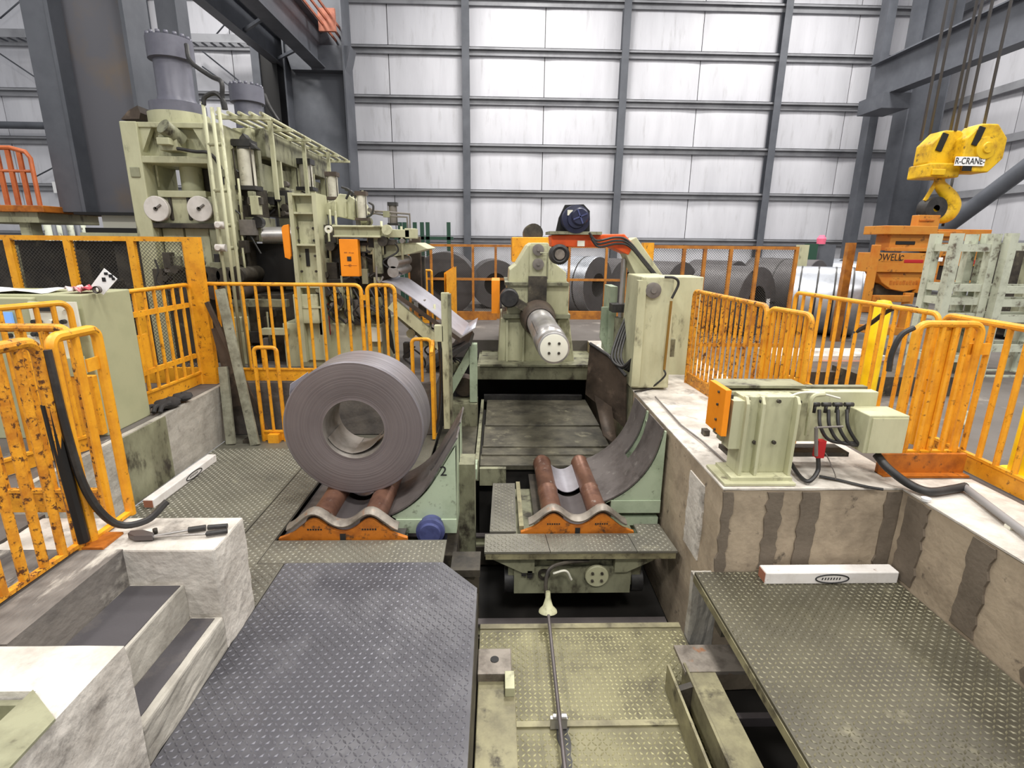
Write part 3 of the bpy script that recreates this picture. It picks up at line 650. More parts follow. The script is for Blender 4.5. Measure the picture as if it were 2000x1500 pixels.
# ---- front trench: beams, stops and push rod
lb = thing('guide_beam', (0, 1.8, -.55), 'yellow-green guide beam with dark stop block, beside dark tread plate', 'beam')
part('beam', MB().box(-.115, .12, .4, 2.82, PZ, -.46), 'beam_pit', lb, bev=.006)
part('stop_block', MB().box(-.12, .10, 2.78, 3.0, PZ, -.40), 'saddle', lb, 'dark worn steel stop block', bev=.006)
part('bolt_hole', MB().cyl((-.01, 2.9, -.399), (-.01, 2.9, -.396), .028), 'black', lb)
part('clip', MB().box(.055, .115, 2.66, 2.8, -.46, -.395), 'green', lb, bev=.004)
rb = thing('guide_channel', (1.3, 1.8, -.55), 'yellow-green guide channel with dark end plate, beside right tread plate', 'beam')
part('channel', MB().box(1.2, 1.38, .4, 2.72, -.38, -.35).box(1.195, 1.21, .4, 2.78, -.52, -.33), 'beam_pit', rb)
part('channel_flange', MB().box(1.1, 1.115, .4, 2.8, PZ, -.36), 'beam_pit', rb)
part('end_plate', MB().box(1.19, 1.62, 2.72, 2.95, -.37, -.345), 'saddle', rb, 'dark worn end plate')
part('end_stop', MB().prism([(1.12, -.37), (1.2, -.34), (1.2, PZ), (1.12, PZ)], 'y', 2.6, 2.64), 'grime', rb)
part('cross_beam', MB().box(1.39, 2.7, 2.42, 2.46, -.45, -.39), 'steel_dark', rb)
rodA, rodB = onz(1070, 1190, -.42), onz(1103, 1500, -.42)
rodB = rodA+(rodB-rodA)*1.3
pr = thing('push_rod', (rodA+rodB)/2, 'long thin steel rod with flared end on the trench plates', 'rod')
part('rod', MB().cyl(rodA, rodB, .0125, n=12), 'steel_dark', pr)
part('flared_end', MB().lathe(rodA+Vector((0, -.01, -.02)), (0, .25, 1), [(0, .012), (.005, .07), (.02, .066), (.05, .038), (.11, .02), (.16, .017)], 24), 'green', pr, 'flared pale green nozzle')
g = onz(1092, 1389, -.42)
gd = part('rod_guide', MB().cyl((g.x-.035, g.y, -.46), (g.x-.015, g.y, -.46), .018).cyl((g.x+.015, g.y, -.46), (g.x+.045, g.y, -.46), .018).box(g.x-.05, g.x+.05, g.y-.012, g.y+.012, PZ+.01, -.465), 'chrome', pr)
# =================================================================== DECOILER GROUP
dz = lambda py, y: at(1040, py, y).z
dcl = thing('decoiler', (.63, 8.6, .1), 'pale green decoiler with long expanding mandrel', 'decoiler')
part('base_beam', MB().pbox(932, 715, 1165, 742, 7.9, 1.9), 'green_dirty', dcl, bev=.01)
part('base_deck', MB().box(-.26, 1.7, 7.86, 9.3, dz(715, 7.9)-.001, dz(715, 7.9)+.03), 'green_dirty', dcl)
part('lower_housing', MB().pprism([(978, 622), (1112, 622), (1122, 711), (972, 711)], 8.15, 1.25), 'green', dcl, bev=.012)
for px in (990, 1022, 1090): part('rib', MB().pbox(px-2, 625, px+2, 710, 8.10, .05), 'green', dcl)
part('seam_plate', MB().pbox(982, 614, 1114, 622, 8.05, 1.3), 'green_dirty', dcl)
part('gearbox', MB().pbox(990, 556, 1111, 614, 8.1, 1.2), 'green', dcl, bev=.012)
part('gearbox_lip', MB().pbox(986, 552, 1112, 558, 8.05, 1.25), 'green_dirty', dcl)
part('upper_housing', MB().pprism([(993, 552), (995, 527), (1008, 517), (1030, 480), (1038, 474), (1070, 474), (1078, 485), (1085, 515), (1106, 532), (1107, 552)], 8.18, .95), 'green', dcl, bev=.012)
part('face_plate', MB().pbox(1034, 480, 1067, 545, 8.14, .05), 'green', dcl)
for py in (488, 516):
    c = at(1051, py, 8.13); part('shaft_cap', MB().lathe(c, (0, -1, 0), [(0, .085), (.04, .085), (.045, .07), (.045, .02), (.07, .02), (.07, 0)], 28), 'face_grey', dcl, 'grey round shaft cap')
mz, mx = at(1082, 680, 5.6).z, at(1082, 680, 5.6).x
rx_, rz_ = at(1047, 600, 8.1).x, at(1047, 600, 8.1).z
ax = Vector((mx, 5.6, mz)); ay = Vector((mx, 8.1, mz)); ad = (ay-ax).normalized()
part('oil_streak_plate', MB().pbox(1032, 540, 1068, 590, 8.02, .1), 'grime', dcl)
mn = part('mandrel', MB().lathe(ax, ad, [(.16, .1), (.2, .115), (.28, .12), (.3, .165), (.33, .185), (.8, .185), (.81, .18), (1.4, .185), (1.41, .19), (2.0, .19), (2.05, .21), (2.55, .22)], 40), 'chrome', dcl, 'bright steel expanding mandrel')
part('mandrel_nose', MB().lathe(ax, ad, [(0, 0), (0, .165), (.004, .172), (.12, .178), (.13, .16), (.2, .1)], 40), 'chrome', mn)
nd = part('nose_disc', MB().lathe(ax-ad*.002, -ad, [(-.02, .152), (.006, .152), (.008, .146), (.008, 0)], 40), 'cream', mn, 'pale round nose plate with four bolts')
for k in range(4):
    a_ = math.pi/4+k*math.pi/2; q = ax-ad*.008+Vector((math.cos(a_)*.075, 0, math.sin(a_)*.075))
    part('bolt', MB().cyl(q, q-ad*.012, .016, n=6), 'grime', mn)
for k in range(3):
    a_ = .5+k*2.1; q0 = ax+ad*.34+Vector((math.cos(a_)*.18, 0, math.sin(a_)*.18))
    part('segment_gap', MB().beam(q0, q0+ad*1.6, .012, .012), 'black', mn)
part('bearing_hood', MB().lathe(ay, -ad, [(0, .27), (.1, .27), (.25, .24), (.6, .225), (.62, .2)], 36), 'brown_plate', dcl, 'oil-stained bearing hood')
bc = at(995, 583, 7.9)
part('brake_hub', MB().lathe(bc, (0, 1, 0), [(0, 0), (0, .12), (.02, .14), (.3, .14)], 24), 'rubber', dcl)
part('brake_arm', MB().beam((bc.x, 8.0, bc.z), (mx-.1, 8.0, mz+.1), .12, .16, (0, 1, 0)), 'grime', dcl)
part('side_guard', MB().pbox(960, 548, 976, 612, 8.3, .7), 'orange_flat', dcl, 'orange side guard plate')
part('rear_guard', MB().pprism([(1000, 463), (1075, 463), (1075, 512), (1000, 512)], 9.05, .7), 'orange', dcl, 'orange sheet belt guard', bev=.01)
part('rear_motor', MB().cyl(at(1042, 456, 9.1), at(1042, 456, 9.1)+Vector((0, .5, 0)), .16), 'grime', dcl)
part('lube_line', MB().tube([at(1055, 494, 8.08), at(1070, 494, 8.08), at(1069, 545, 8.08)], .012), 'green_dirty', dcl)
# hold-down arm on its tower
hd = thing('hold_down_arm', (1.8, 6.2, U), 'pale green tower with orange overhead hold-down arm and motor', 'hold-down arm')
TY = 5.75
part('tower', MB().pprism([(1256, 541), (1318, 541), (1305, 758), (1232, 758)], TY, .7), 'green', hd, bev=.012)
part('tower_foot', MB().box(at(1232, 790, TY).x, at(1262, 790, TY).x, TY+.01, TY+.6, -.3, U), 'green_dirty', hd)
part('tower_flange', MB().pbox(1240, 548, 1256, 755, TY-.03, .1), 'green', hd)
part('rear_cabinet', MB().box(at(1300, 640, 6.5).x, at(1375, 545, 6.5).x, 6.5, 6.95, U, at(1340, 541, 6.5).z), 'green', hd, 'plain pale green cabinet panel', bev=.01)
pv = at(1275, 567, TY)
part('pivot_cap', MB().lathe(pv, (0, -1, 0), [(0, .085), (.03, .085), (.035, .07), (.035, .03), (.05, .03), (.05, 0)], 28), 'face_grey', hd, 'grey round pivot cap')
AY = 6.55
part('green_arm', MB().pprism([(1228, 470), (1243, 463), (1300, 545), (1300, 580), (1262, 580), (1222, 496)], AY, .32), 'green', hd, bev=.01)
part('orange_arm', MB().pprism([(1076, 459), (1220, 457), (1238, 478), (1228, 498), (1195, 483), (1078, 482)], AY-.02, .36), 'orange_red', hd, 'orange-red overhead arm', bev=.012)
part('arm_top_plate', MB().pbox(1074, 452, 1176, 458, AY-.1, .6), 'green_dirty', hd)
part('motor_guard', MB().pprism([(1086, 452), (1092, 425), (1104, 400), (1140, 399), (1152, 412), (1152, 452)], AY+.05, .06), 'black', hd, 'black sheet motor guard')
mc = at(1126, 428, AY-.12)
mt = part('drive_motor', MB().lathe(mc, (0, 1, 0), [(-.02, 0), (-.02, .1), (0, .11), (.01, .16), (.17, .165)], 32), 'navy', hd, 'navy blue drive motor')
fn = at(1133, 423, AY-.15)
part('fan_cover', MB().lathe(fn, (0, 1, 0), [(-.02, .02), (-.02, .085), (.0, .1), (.06, .1)], 28), 'navy', mt)
for k in range(4): part('fan_grille_bar', MB().beam(fn+Vector((0, -.022, 0)), fn+Vector((.085*math.cos(k*math.pi/2+.4), -.022, .085*math.sin(k*math.pi/2+.4))), .015, .015, (0, 1, 0)), 'blue_motor', mt)
part('name_plate', MB().box(mc.x-.11, mc.x-.05, AY-.138, AY-.128, mc.z+.04, mc.z+.1), 'cream', mt)
wc = at(1093, 497, AY-.05)
part('hold_down_wheel', MB().lathe(wc, (0, 1, 0), [(.0, .05), (-.02, .09), (.0, .12), (.16, .12), (.16, 0)], 28), 'rubber', hd, 'black rubber hold-down wheel')
part('wheel_hub', MB().lathe(wc-Vector((0, .012, 0)), (0, 1, 0), [(-.015, 0), (-.015, .06), (.02, .065)], 20), 'saddle', hd)
part('wheel_bracket', MB().pbox(1082, 480, 1110, 500, AY+.05, .1), 'grime', hd)
for k in range(3):
    o_ = Vector((k*.015, -.03, -k*.035))
    part('hose', MB().tube(bez([at(1150, 455, AY-.1)+o_, at(1165, 470, AY-.08)+o_, at(1200, 464, AY-.04)+o_, at(1225, 470, AY-.03)+o_, at(1255, 505, AY-.03)+o_, at(1290, 548, AY-.03)+o_]), .014), 'rubber', hd)
part('junction_box', MB().pbox(1128, 470, 1142, 481, AY-.06, .05), 'cream', hd)
cy = at(1218, 525, 6.7)
part('cylinder_rod', MB().cyl((cy.x, 6.7, 1.3), (cy.x, 6.7, at(1218, 505, 6.7).z), .035), 'chrome', hd)
part('cylinder', MB().cyl((cy.x, 6.7, .7), (cy.x, 6.7, 1.35), .075), 'green_dirty', hd)
part('cylinder_cap', MB().box(cy.x-.13, cy.x+.13, 6.6, 6.82, 1.42, 1.52), 'rubber', hd)
part('side_column', MB().pbox(1189, 560, 1203, 690, 6.9, .4), 'green_pale', hd)
part('side_gusset', MB().pprism([(1176, 600), (1203, 600), (1203, 700), (1190, 700), (1172, 660)], 6.95, .05), 'green_pale', hd)
for k in range(4):
    part('hose', MB().tube(bez([at(1222+k*4, 620, 6.4), at(1205+k*5, 660, 6.2), at(1195+k*6, 700, 6.0), at(1215+k*5, 716+k*3, 5.9), at(1236, 700, 5.8)]), .016), 'rubber', hd)
part('brass_pipe', MB().cyl(at(1311, 588, TY-.06), at(1297, 722, TY-.06), .014), 'brass', hd)
part('pipe_hose', MB().tube(bez([at(1312, 583, TY-.05), at(1325, 555, TY-.05), at(1318, 543, TY-.05), at(1298, 541, TY-.03)]), .014), 'rubber', hd)
part('floor_cable', MB().tube(bez([at(1297, 722, TY-.06), at(1298, 735, TY-.08), onz(1270, 758, U+.03), onz(1240, 765, U+.03)]), .011), 'rubber', hd)
part('switch_box', MB().pbox(1305, 663, 1318, 697, TY+.3, .1), 'green_dirty', hd)
# brown apron sheets hanging beside the tower
dp = thing('deflector_plate', (1.4, 6.0, 0), 'brown oily steel deflector plate hanging beside the green tower', 'plate')
A = [at(1152, 672, 6.3), at(1188, 695, 6.1), at(1222, 735, 5.85)]
B = [at(1143, 770, 6.3), at(1180, 800, 6.1), at(1222, 838, 5.85)]
part('sheet', MB().sheet([A, [(a_*.5+b_*.5) for a_, b_ in zip(A, B)], B], .015), 'brown_plate', dp)
part('top_edge', MB().tube([p_+Vector((0, -.01, .01)) for p_ in A], .02), 'rubber', dp)
part('lower_sheet', MB().sheet([[at(1160, 770, 6.2), at(1195, 795, 6.0)], [at(1178, 850, 5.7), at(1205, 870, 5.6)]], .012), 'brown_plate', dp)
# telescoping covers over the slideway
tc = thing('slideway_cover', (.6, 6.6, -.2), 'oily telescoping steel slideway covers in front of the decoiler', 'slideway cover')
ys = [5.46, 5.72, 5.92, 6.62, 7.72]
for k in range(4):
    part('cover_plate', MB().box(-.19+.012*k, 1.36, ys[k], ys[k+1]+.08, -.2, -.14+.022*k), 'cover', tc, bev=.006)
part('side_rail', MB().box(-.24, -.2, 5.4, 7.75, -.3, -.06), 'green_dirty', tc)
part('front_frame', MB().box(-.19, 0.1, 5.38, 5.44, -.35, -.15), 'green_dirty', tc)
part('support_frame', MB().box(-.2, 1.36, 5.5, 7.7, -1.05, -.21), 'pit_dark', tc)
part('rear_bar', MB().box(-.2, 1.3, 7.76, 7.84, -.1, .0), 'rubber', tc)
# ---- entry table with slanted strip
et = thing('entry_table', (-.9, 7.0, U), 'slanted entry table carrying bright steel strip', 'entry table')
n0, n1 = at(765, 553, 6.6), at(903, 655, 6.6)
f0, f1 = Vector((n0.x, 7.6, n0.z)), Vector((n1.x+.05, 7.6, n1.z))
rows = []
for i in range(13):
    t = i/12; b_ = .015*math.sin(math.pi*min(1, t*1.2))
    p_ = n0.lerp(n1, t)+Vector((0, 0, b_)); rows.append([p_, p_+Vector((.02, .5, 0)), p_+Vector((.04, 1.0, 0))])
p_ = n0+Vector((-.12, 0, .02)); rows.insert(0, [p_, p_+Vector((0, .5, 0)), p_+Vector((0, 1, 0))])
part('strip', MB().sheet(rows, .01), 'silver', et, 'bright bare steel strip')
part('strip_lip', MB().sheet([[n1+Vector((0, 0, 0)), n1+Vector((0, .95, 0))], [n1+Vector((.16, .02, .1)), n1+Vector((.16, .9, .1))]], .008), 'silver', et)
part('side_plate', MB().beam(n0+Vector((-.05, .0, -.07)), n1+Vector((-.02, .0, -.07)), .02, .05), 'brown_plate', et)
part('side_beam', MB().beam(n0+Vector((-.02, .05, -.25)), n1+Vector((-.25, .05, -.15)), .08, .14), 'green', et)
part('under_beam', MB().beam(n0+Vector((.0, .3, -.4)), n1+Vector((-.35, .3, -.22)), .1, .1), 'green_dirty', et)
part('under_tray', MB().beam(n1+Vector((-.45, .4, -.45)), n1+Vector((.1, .4, -.1)), .9, .05), 'rubber', et)
SY = 6.75
part('leg', MB().pbox(917, 672, 932, 786, SY, .12), 'green_pale', et, bev=.006)
q0, q1 = at(925, 680, SY), at(886, 755, SY)
part('diagonal_leg', MB().beam(q0+Vector((0, .06, 0)), q1+Vector((-.1, .06, -.15)), .11, .1, (0, 1, 0)), 'green_pale', et, bev=.006)
part('foot_beam', MB().box(at(880, 795, SY).x, at(932, 795, SY).x, SY-.06, SY+.3, -.2, at(925, 787, SY).z), 'green_dirty', et)
part('foot_block', MB().box(-.72, -.26, 5.2, 6.7, -.3, -.12), 'cover', et)
cr = at(906, 758, 6.9)
part('red_motor', MB().cyl((cr.x, 6.95, cr.z), (cr.x, 7.2, cr.z), .13), 'brown_plate', et)
# slim green sensor post
gp = thing('sensor_post', (-.6, 6.0, -.06), 'slim pale green post with small box beside coil', 'post')
part('post', MB().pbox(864, 572, 879, 838, 5.98, .07), 'green', gp, bev=.004)
part('post_flange', MB().pbox(877, 575, 882, 838, 5.96, .11), 'green_dirty', gp)
part('box', MB().pbox(848, 636, 866, 668, 5.98, .1), 'green', gp, 'small pale green junction box', bev=.006)
part('cable', MB().tube(bez([at(858, 668, 6.0), at(862, 720, 6.02), at(860, 800, 6.0), at(850, 845, 5.95)]), .022), 'rubber', gp)
# =================================================================== PRESS
def plist(parent, rows, bev=.008):
    for r in rows:
        nm, a, b, c, d_, y, dp_, m = r[:8]
        part(nm, MB().pbox(a, b, c, d_, y, dp_), m, parent, r[8] if len(r) > 8 else None, bev)
PY = 7.0
ps = thing('hydraulic_press', (-4.25, 8.8, U), 'tall pale green hydraulic press with grey top cylinders', 'press')
xa, xb = at(250, 350, PY).x, at(440, 350, PY).x
zt = at(240, 236, PY).z; zc = at(260, 312, PY).z
LW = .2
for k, yy in enumerate((PY, 9.05)):
    part('leg', MB().box(xa, xa+LW, yy, yy+.7, U, zt), 'green', ps, bev=.012)
    part('leg', MB().box(xb-LW, xb, yy, yy+.7, U, zt), 'green', ps, bev=.012)
    part('crown_web', MB().box(xa+LW, xb-LW, yy+.18, yy+.5, zc+.05, zt-.04), 'green', ps)
    part('crown_flange', MB().box(xa+.02, xb-.02, yy+.01, yy+.7, zc-.03, zc+.05), 'green', ps, bev=.008)
    part('crown_flange', MB().box(xa+.06, xb-.06, yy+.03, yy+.7, zt-.06, zt+.0), 'green', ps, bev=.008)
    part('gusset', MB().prism([(xa+LW, zt-.06), (xa+LW+.14, zt-.06), (xa+LW, zc+.1)], 'y', yy+.05, yy+.12), 'green', ps)
    part('gusset', MB().prism([(xb-LW, zt-.06), (xb-LW-.14, zt-.06), (xb-LW, zc+.1)], 'y', yy+.05, yy+.12), 'green', ps)
    cx = (xa+xb)/2-.09; cyy = yy+.42
    zr = zt-.05
    part('cylinder_seat', MB().lathe((cx, cyy, 0), (0, 0, 1), [(zr-.16, .2), (zr-.12, .32), (zr, .345), (zr+.2, .345), (zr+.2, .25)], 40), 'green', ps)
    c = part('main_cylinder', MB().lathe((cx, cyy, 0), (0, 0, 1), [(zr+.2, .25), (zr+.2, .315), (zr+.32, .315), (zr+.34, .23), (zr+.4, .205), (zr+.8, .205), (zr+.81, .255), (zr+1.04, .255), (zr+1.05, .22), (zr+1.05, 0)], 40), 'cyl_grey', ps, 'dark grey flanged hydraulic cylinder')
    for q in range(16):
        a_ = q*math.pi/8
        part('flange_bolt', MB().cyl((cx+.225*math.cos(a_), cyy+.225*math.sin(a_), zr+1.04), (cx+.225*math.cos(a_), cyy+.225*math.sin(a_), zr+1.08), .026, n=6), 'cyl_grey', c)
    part('ram_rod', MB().cyl((cx+.05, cyy, at(360, 378, PY).z), (cx+.05, cyy, zc), .13), 'green', ps)
sb = at(340, 376, PY).z; sl_ = at(340, 436, PY).z
part('slide', MB().box(xa+LW+.02, xb-LW-.02, PY+.12, PY+.8, sl_, sb-.03), 'green', ps, bev=.01)
part('slide_cap', MB().box(xa+LW+.08, xb-LW-.1, PY+.08, PY+.8, sb-.05, sb+.03), 'green', ps, bev=.006)
for px in (307, 391):
    c = at(px, 408, PY+.02)
    q = part('dial_cover', MB().lathe(c, (0, -1, 0), [(-.03, .15), (.02, .152), (.026, .145), (.026, 0)], 36), 'disc_white', ps, 'round white cover disc')
    part('dial_boss', MB().cyl(c+Vector((0, -.026, 0)), c+Vector((0, -.045, 0)), .022), 'grime', q)
    part('dial_lever', MB().beam(c+Vector((.0, -.035, 0)), c+Vector((.07, -.035, .05)), .02, .02), 'face_grey', q)
plist(ps, [('slide_frame', 330, 385, 336, 430, PY+.1, .03, 'grime'), ('slide_frame', 366, 385, 372, 430, PY+.1, .03, 'grime'),
 ('slide_frame', 322, 396, 332, 408, PY+.1, .03, 'green_dirty'), ('slide_gib', 290, 436, 425, 446, PY+.02, .5, 'grime'),
 ('lower_door', 322, 446, 362, 522, PY+.15, .1, 'green'), ('lower_door', 366, 446, 412, 522, PY+.15, .1, 'green'),
 ('side_post', 296, 446, 318, 560, PY+.1, .3, 'green'), ('side_post', 414, 446, 432, 540, PY+.05, .3, 'green_dirty'),
 ('inner_void', 282, 318, 305, 440, PY+.3, .3, 'grime'), ('inner_beam', 372, 330, 425, 376, PY+.5, .5, 'grime'),
 ('lower_bed', 270, 560, 440, 720, PY+.1, 2.5, 'grime'), ('camera_housing', 305, 268, 330, 282, PY-.12, .25, 'green'),
 ('terminal_box', 310, 264, 346, 294, PY-.03, .2, 'green'), ('bolt_plate', 254, 326, 272, 346, PY-.015, .03, 'green_dirty'),
 ('bolt_plate', 430, 330, 442, 346, PY-.015, .03, 'green_dirty'),
 ('bottom_gate', 318, 500, 352, 520, PY+.02, .06, 'green_dirty')])
for k in range(4):
    c = at(390+k*24, 538, PY-.1); part('feed_roll', MB().cyl((c.x, PY-.1, c.z), (c.x, PY+1.0, c.z), .1), 'grime', ps)
    c = at(390+k*24, 556, PY-.1); part('feed_roll', MB().cyl((c.x, PY-.1, c.z-.1), (c.x, PY+1.0, c.z-.1), .09), 'brown_plate', ps)
# camera-like nozzle on crown
c = at(318, 246, PY-.1); part('crown_nozzle', MB().cyl(c, c+Vector((.08, .2, -.12)), .09), 'green_dirty', ps)
part('crown_cable', MB().tube(bez([at(346, 290, PY-.05), at(380, 296, PY-.06), at(410, 300, PY-.05), at(432, 330, PY), at(436, 360, PY)]), .02), 'rubber', ps)
part('rust_cap', MB().pprism([(236, 233), (250, 216), (268, 206), (274, 220), (272, 232)], PY+.3, .3), 'brown_plate', ps)
# long side of the press facing the line
SX = xb
plist(ps, [('side_tank', 505, 318, 560, 372, 8.6, .7, 'green_dirty'), ('yoke', 455, 250, 492, 280, 7.6, .3, 'green')])
zq0, zq1 = at(470, 250, 7.7).z, at(470, 340, 7.7).z
part('side_girder', MB().box(SX-.1, SX+.25, PY+.7, 10.4, zq0-.35, zq0), 'green_dirty', ps, bev=.01)
part('side_girder', MB().box(SX-.1, SX+.15, PY+.7, 10.4, zq0-.8, zq0-.42), 'green_dirty', ps, bev=.01)
for k in range(4): part('girder_rib', MB().box(SX+.15, SX+.27, 8.1+k*.7, 8.15+k*.7, zq0-.8, zq0-.35), 'green', ps)
zz0 = at(440, 216, PY).z
for k in range(5):
    part('top_rack_bar', MB().cyl((SX-.05+.13*k, PY+.1, zz0), (SX-.05+.13*k, 10.9, zz0), .022, n=8), 'green', ps)
for k in range(6): part('top_rack_tie', MB().box(SX-.1, SX+.55, PY+.15+k*.72, PY+.2+k*.72, zz0-.06, zz0-.02), 'green', ps)
for k in range(3): part('rack_post', MB().box(SX+.38, SX+.43, 7.5+k*1.2, 7.55+k*1.2, zq0-.9, zz0), 'green', ps)
def hcyl(parent, px, py0, py1, y, r, m='face_grey', cap='rubber', lab=None):
    c = at(px, (py0+py1)/2, y); z1, z0 = at(px, py0, y).z, at(px, py1, y).z
    b = part('cylinder', MB().cyl((c.x, y, z0), (c.x, y, z1), r), m, parent, lab)
    part('cylinder_head', MB().box(c.x-r*1.15, c.x+r*1.15, y-r*1.1, y+r*1.1, z1, z1+r*.8), cap, b)
    part('cylinder_foot', MB().box(c.x-r*1.3, c.x+r*1.3, y-r*1.2, y+r*1.2, z0-r*.5, z0), cap, b)
    for s in (-1, 1): part('tie_rod', MB().cyl((c.x+s*r*1.05, y-r*.95, z0), (c.x+s*r*1.05, y-r*.95, z1), r*.1, n=6), 'grime', b)
    return b
mat('cyl_white', (206, 202, 186), .45, c2=(170, 164, 148), sc=4, c3=(112, 104, 90), sc3=9, lo3=.6, hi3=.7)
hcyl(ps, 482, 288, 364, 7.35, .1, 'cyl_white', 'rubber', 'off-white hydraulic cylinder')
hcyl(ps, 598, 322, 366, 8.9, .1, 'cyl_white')
part('clevis', MB().pprism([(462, 290), (468, 268), (474, 260), (480, 268), (490, 280), (500, 290)], 7.25, .15), 'rubber', ps)
part('guide_post', MB().pbox(495, 288, 506, 364, 7.5, .1), 'green_dirty', ps)
plist(ps, [('gib_stack', 452, 366, 500, 430, 7.4, .4, 'grime'), ('roll_chock', 478, 424, 510, 472, 7.3, .5, 'green_dirty'),
 ('mill_beam', 500, 376, 560, 422, 8.0, .8, 'grime'), ('chock_block', 480, 446, 502, 470, 7.25, .1, 'grime'),
 ('tunnel', 486, 476, 572, 552, 7.5, 2.2, 'black', 'opening of the press, its shade painted black'), ('end_post', 448, 400, 484, 600, 7.25, .3, 'grime'),  # tunnel is a solid black box, painting the shade inside the opening
 ('upper_link', 540, 366, 560, 384, 7.9, .3, 'green_dirty'), ('base_void', 440, 575, 560, 740, 7.2, .8, 'grime'), ('base_beam', 430, 585, 560, 600, 6.9, .1, 'green_dirty'), ('conduit_box', 455, 620, 480, 648, 6.75, .1, 'green'), ('base_frame', 510, 642, 560, 655, 6.8, .1, 'green')])
c = at(520, 460, 7.3); part('pinch_roll', MB().cyl((c.x-.1, 7.4, c.z), (c.x+.5, 7.6, c.z+.02), .11), 'chrome', ps)
for x_, y_ in ((502, 434), (490, 455)):
    c = at(x_, y_, 7.24); part('adjuster', MB().cyl(c, c+Vector((0, .1, 0)), .07), 'rubber', ps)
# pipe work on the front right corner
pp = ps
PX = []
for k, (a_, b_) in enumerate((((404, 200), (434, 560)), ((437, 212), (466, 560)), ((430, 214), (455, 480)))):
    c = at((a_[0]+b_[0])/2, 380, PY-.2); z1 = at(a_[0], a_[1], PY-.2).z; PX.append((c.x, z1))
    part('pipe', MB().cyl((c.x, PY-.2-.05*k, U), (c.x, PY-.2-.05*k, z1), .021, n=10), 'green', pp)
for py in (282, 372, 440, 484): part('cross_pipe', MB().cyl((PX[0][0], PY-.2, at(420, py, PY-.2).z), (PX[1][0], PY-.2, at(420, py, PY-.2).z), .022, n=8), 'green', pp)
for py in (440, 484):
    c = at(432, py, PY-.26); part('valve', MB().cyl(c-Vector((.06, 0, 0)), c+Vector((.06, 0, 0)), .045, n=12).cyl(c, c+Vector((0, -.09, 0)), .03, n=10), 'disc_white', pp)
part('hose', MB().tube(bez([at(398, 205, PY-.2), at(400, 190, PY-.2), at(420, 182, PY-.2), at(436, 196, PY-.2), at(441, 214, PY-.2)]), .026), 'rubber', pp)
part('hose', MB().tube(bez([at(364, 88, PY+.2), at(372, 120, PY), at(410, 148, PY-.1), at(432, 160, PY-.2), at(434, 190, PY-.2), at(438, 214, PY-.2)]), .026), 'rubber', pp)
part('hose', MB().tube(bez([at(516, 185, 10.3), at(524, 205, 10.1), at(538, 228, 10.0), at(544, 236, 10.0)]), .035), 'rubber', pp)
def clutter(parent, rects, seed):
    r = random.Random(seed)
    for (a0, b0, a1, b1, y, n) in rects:
        for k in range(n):
            px, py = r.uniform(a0, a1), r.uniform(b0, b1); c = at(px, py, y); m = r.choice(('green_dirty', 'grime', 'green', 'grime', 'rubber', 'face_grey'))
            w, h, d_ = r.uniform(.03, .09), r.uniform(.03, .12), r.uniform(.04, .12); kind = r.random()
            if kind < .4: part('fitting', MB().box(c.x-w, c.x+w, y-d_/2, y+d_, c.z-h, c.z+h), m, parent, bev=.006)
            elif kind < .65: part('fitting', MB().cyl((c.x, y-d_, c.z), (c.x, y+.05, c.z), w*.7, n=14), m, parent)
            elif kind < .85:
                q = [c+Vector((r.uniform(-.15, .15), -.03, -.14*i)) for i in range(4)]; part('cable', MB().tube(bez(q), .012, 6), 'rubber', parent)
            else: part('pipe', MB().cyl((c.x, y-.03, c.z-.2), (c.x, y-.03, c.z+.2), .015, n=8), 'green', parent)
clutter(ps, [(450, 372, 505, 470, 7.2, 14), (510, 378, 560, 440, 7.9, 16), (445, 480, 480, 600, 7.1, 12), (505, 300, 560, 360, 8.5, 8), (300, 505, 430, 560, 7.0, 12), (440, 600, 555, 720, 7.1, 14), (290, 320, 310, 420, 7.25, 4), (560, 300, 620, 350, 9.2, 8), (440, 250, 460, 440, 7.3, 10)], 5)
# =================================================================== STRAIGHTENER
st = thing('straightener', (-2.3, 7.0, U), 'pale green roll straightener between press and entry table', 'straightener')
QY = 6.75
colx0, colx1 = at(575, 480, QY).x, at(622, 480, QY).x
zt2 = at(590, 378, QY).z
part('column_back', MB().box(colx0, colx1, QY+.1, QY+.4, U+.1, zt2), 'green', st)
part('column_flange', MB().box(colx0-.02, colx0+.03, QY-.02, QY+.4, U+.1, zt2+.01), 'green', st)
part('column_flange', MB().box(colx1-.03, colx1+.02, QY-.02, QY+.4, U+.1, zt2+.01), 'green', st)
for py in (380, 416, 478, 560, 600): z_ = at(595, py, QY).z; part('column_shelf', MB().box(colx0, colx1, QY-.01, QY+.12, z_-.012, z_+.012), 'green', st)
for py0, py1 in ((398, 416), (432, 476)): part('column_plate', MB().box(colx0+.05, colx1-.04, QY+.06, QY+.1, at(595, py1, QY).z, at(595, py0, QY).z), 'green', st)
part('column_slot', MB().pbox(597, 486, 604, 520, QY+.09, .02), 'black', st)
for px, py in ((582, 445), (612, 446), (584, 470), (614, 470), (586, 500), (616, 500), (590, 530), (618, 530)):
    c = at(px, py, QY+.06); part('bolt', MB().cyl(c, c+Vector((0, -.02, 0)), .016, n=6), 'grime', st)
part('hand_guard', MB().pprism([(549, 445), (553, 440), (563, 438), (568, 500), (566, 507), (556, 503)], QY-.02, .05), 'orange_flat', st, 'small orange rounded guard', bev=.006)
part('orange_cover', MB().pbox(664, 467, 700, 540, QY-.1, .12), 'orange_flat', st, 'flat orange sheet cover', bev=.006)
part('cover_mark', MB().pbox(678, 501, 686, 510, QY-.104, .01), 'rubber', st)
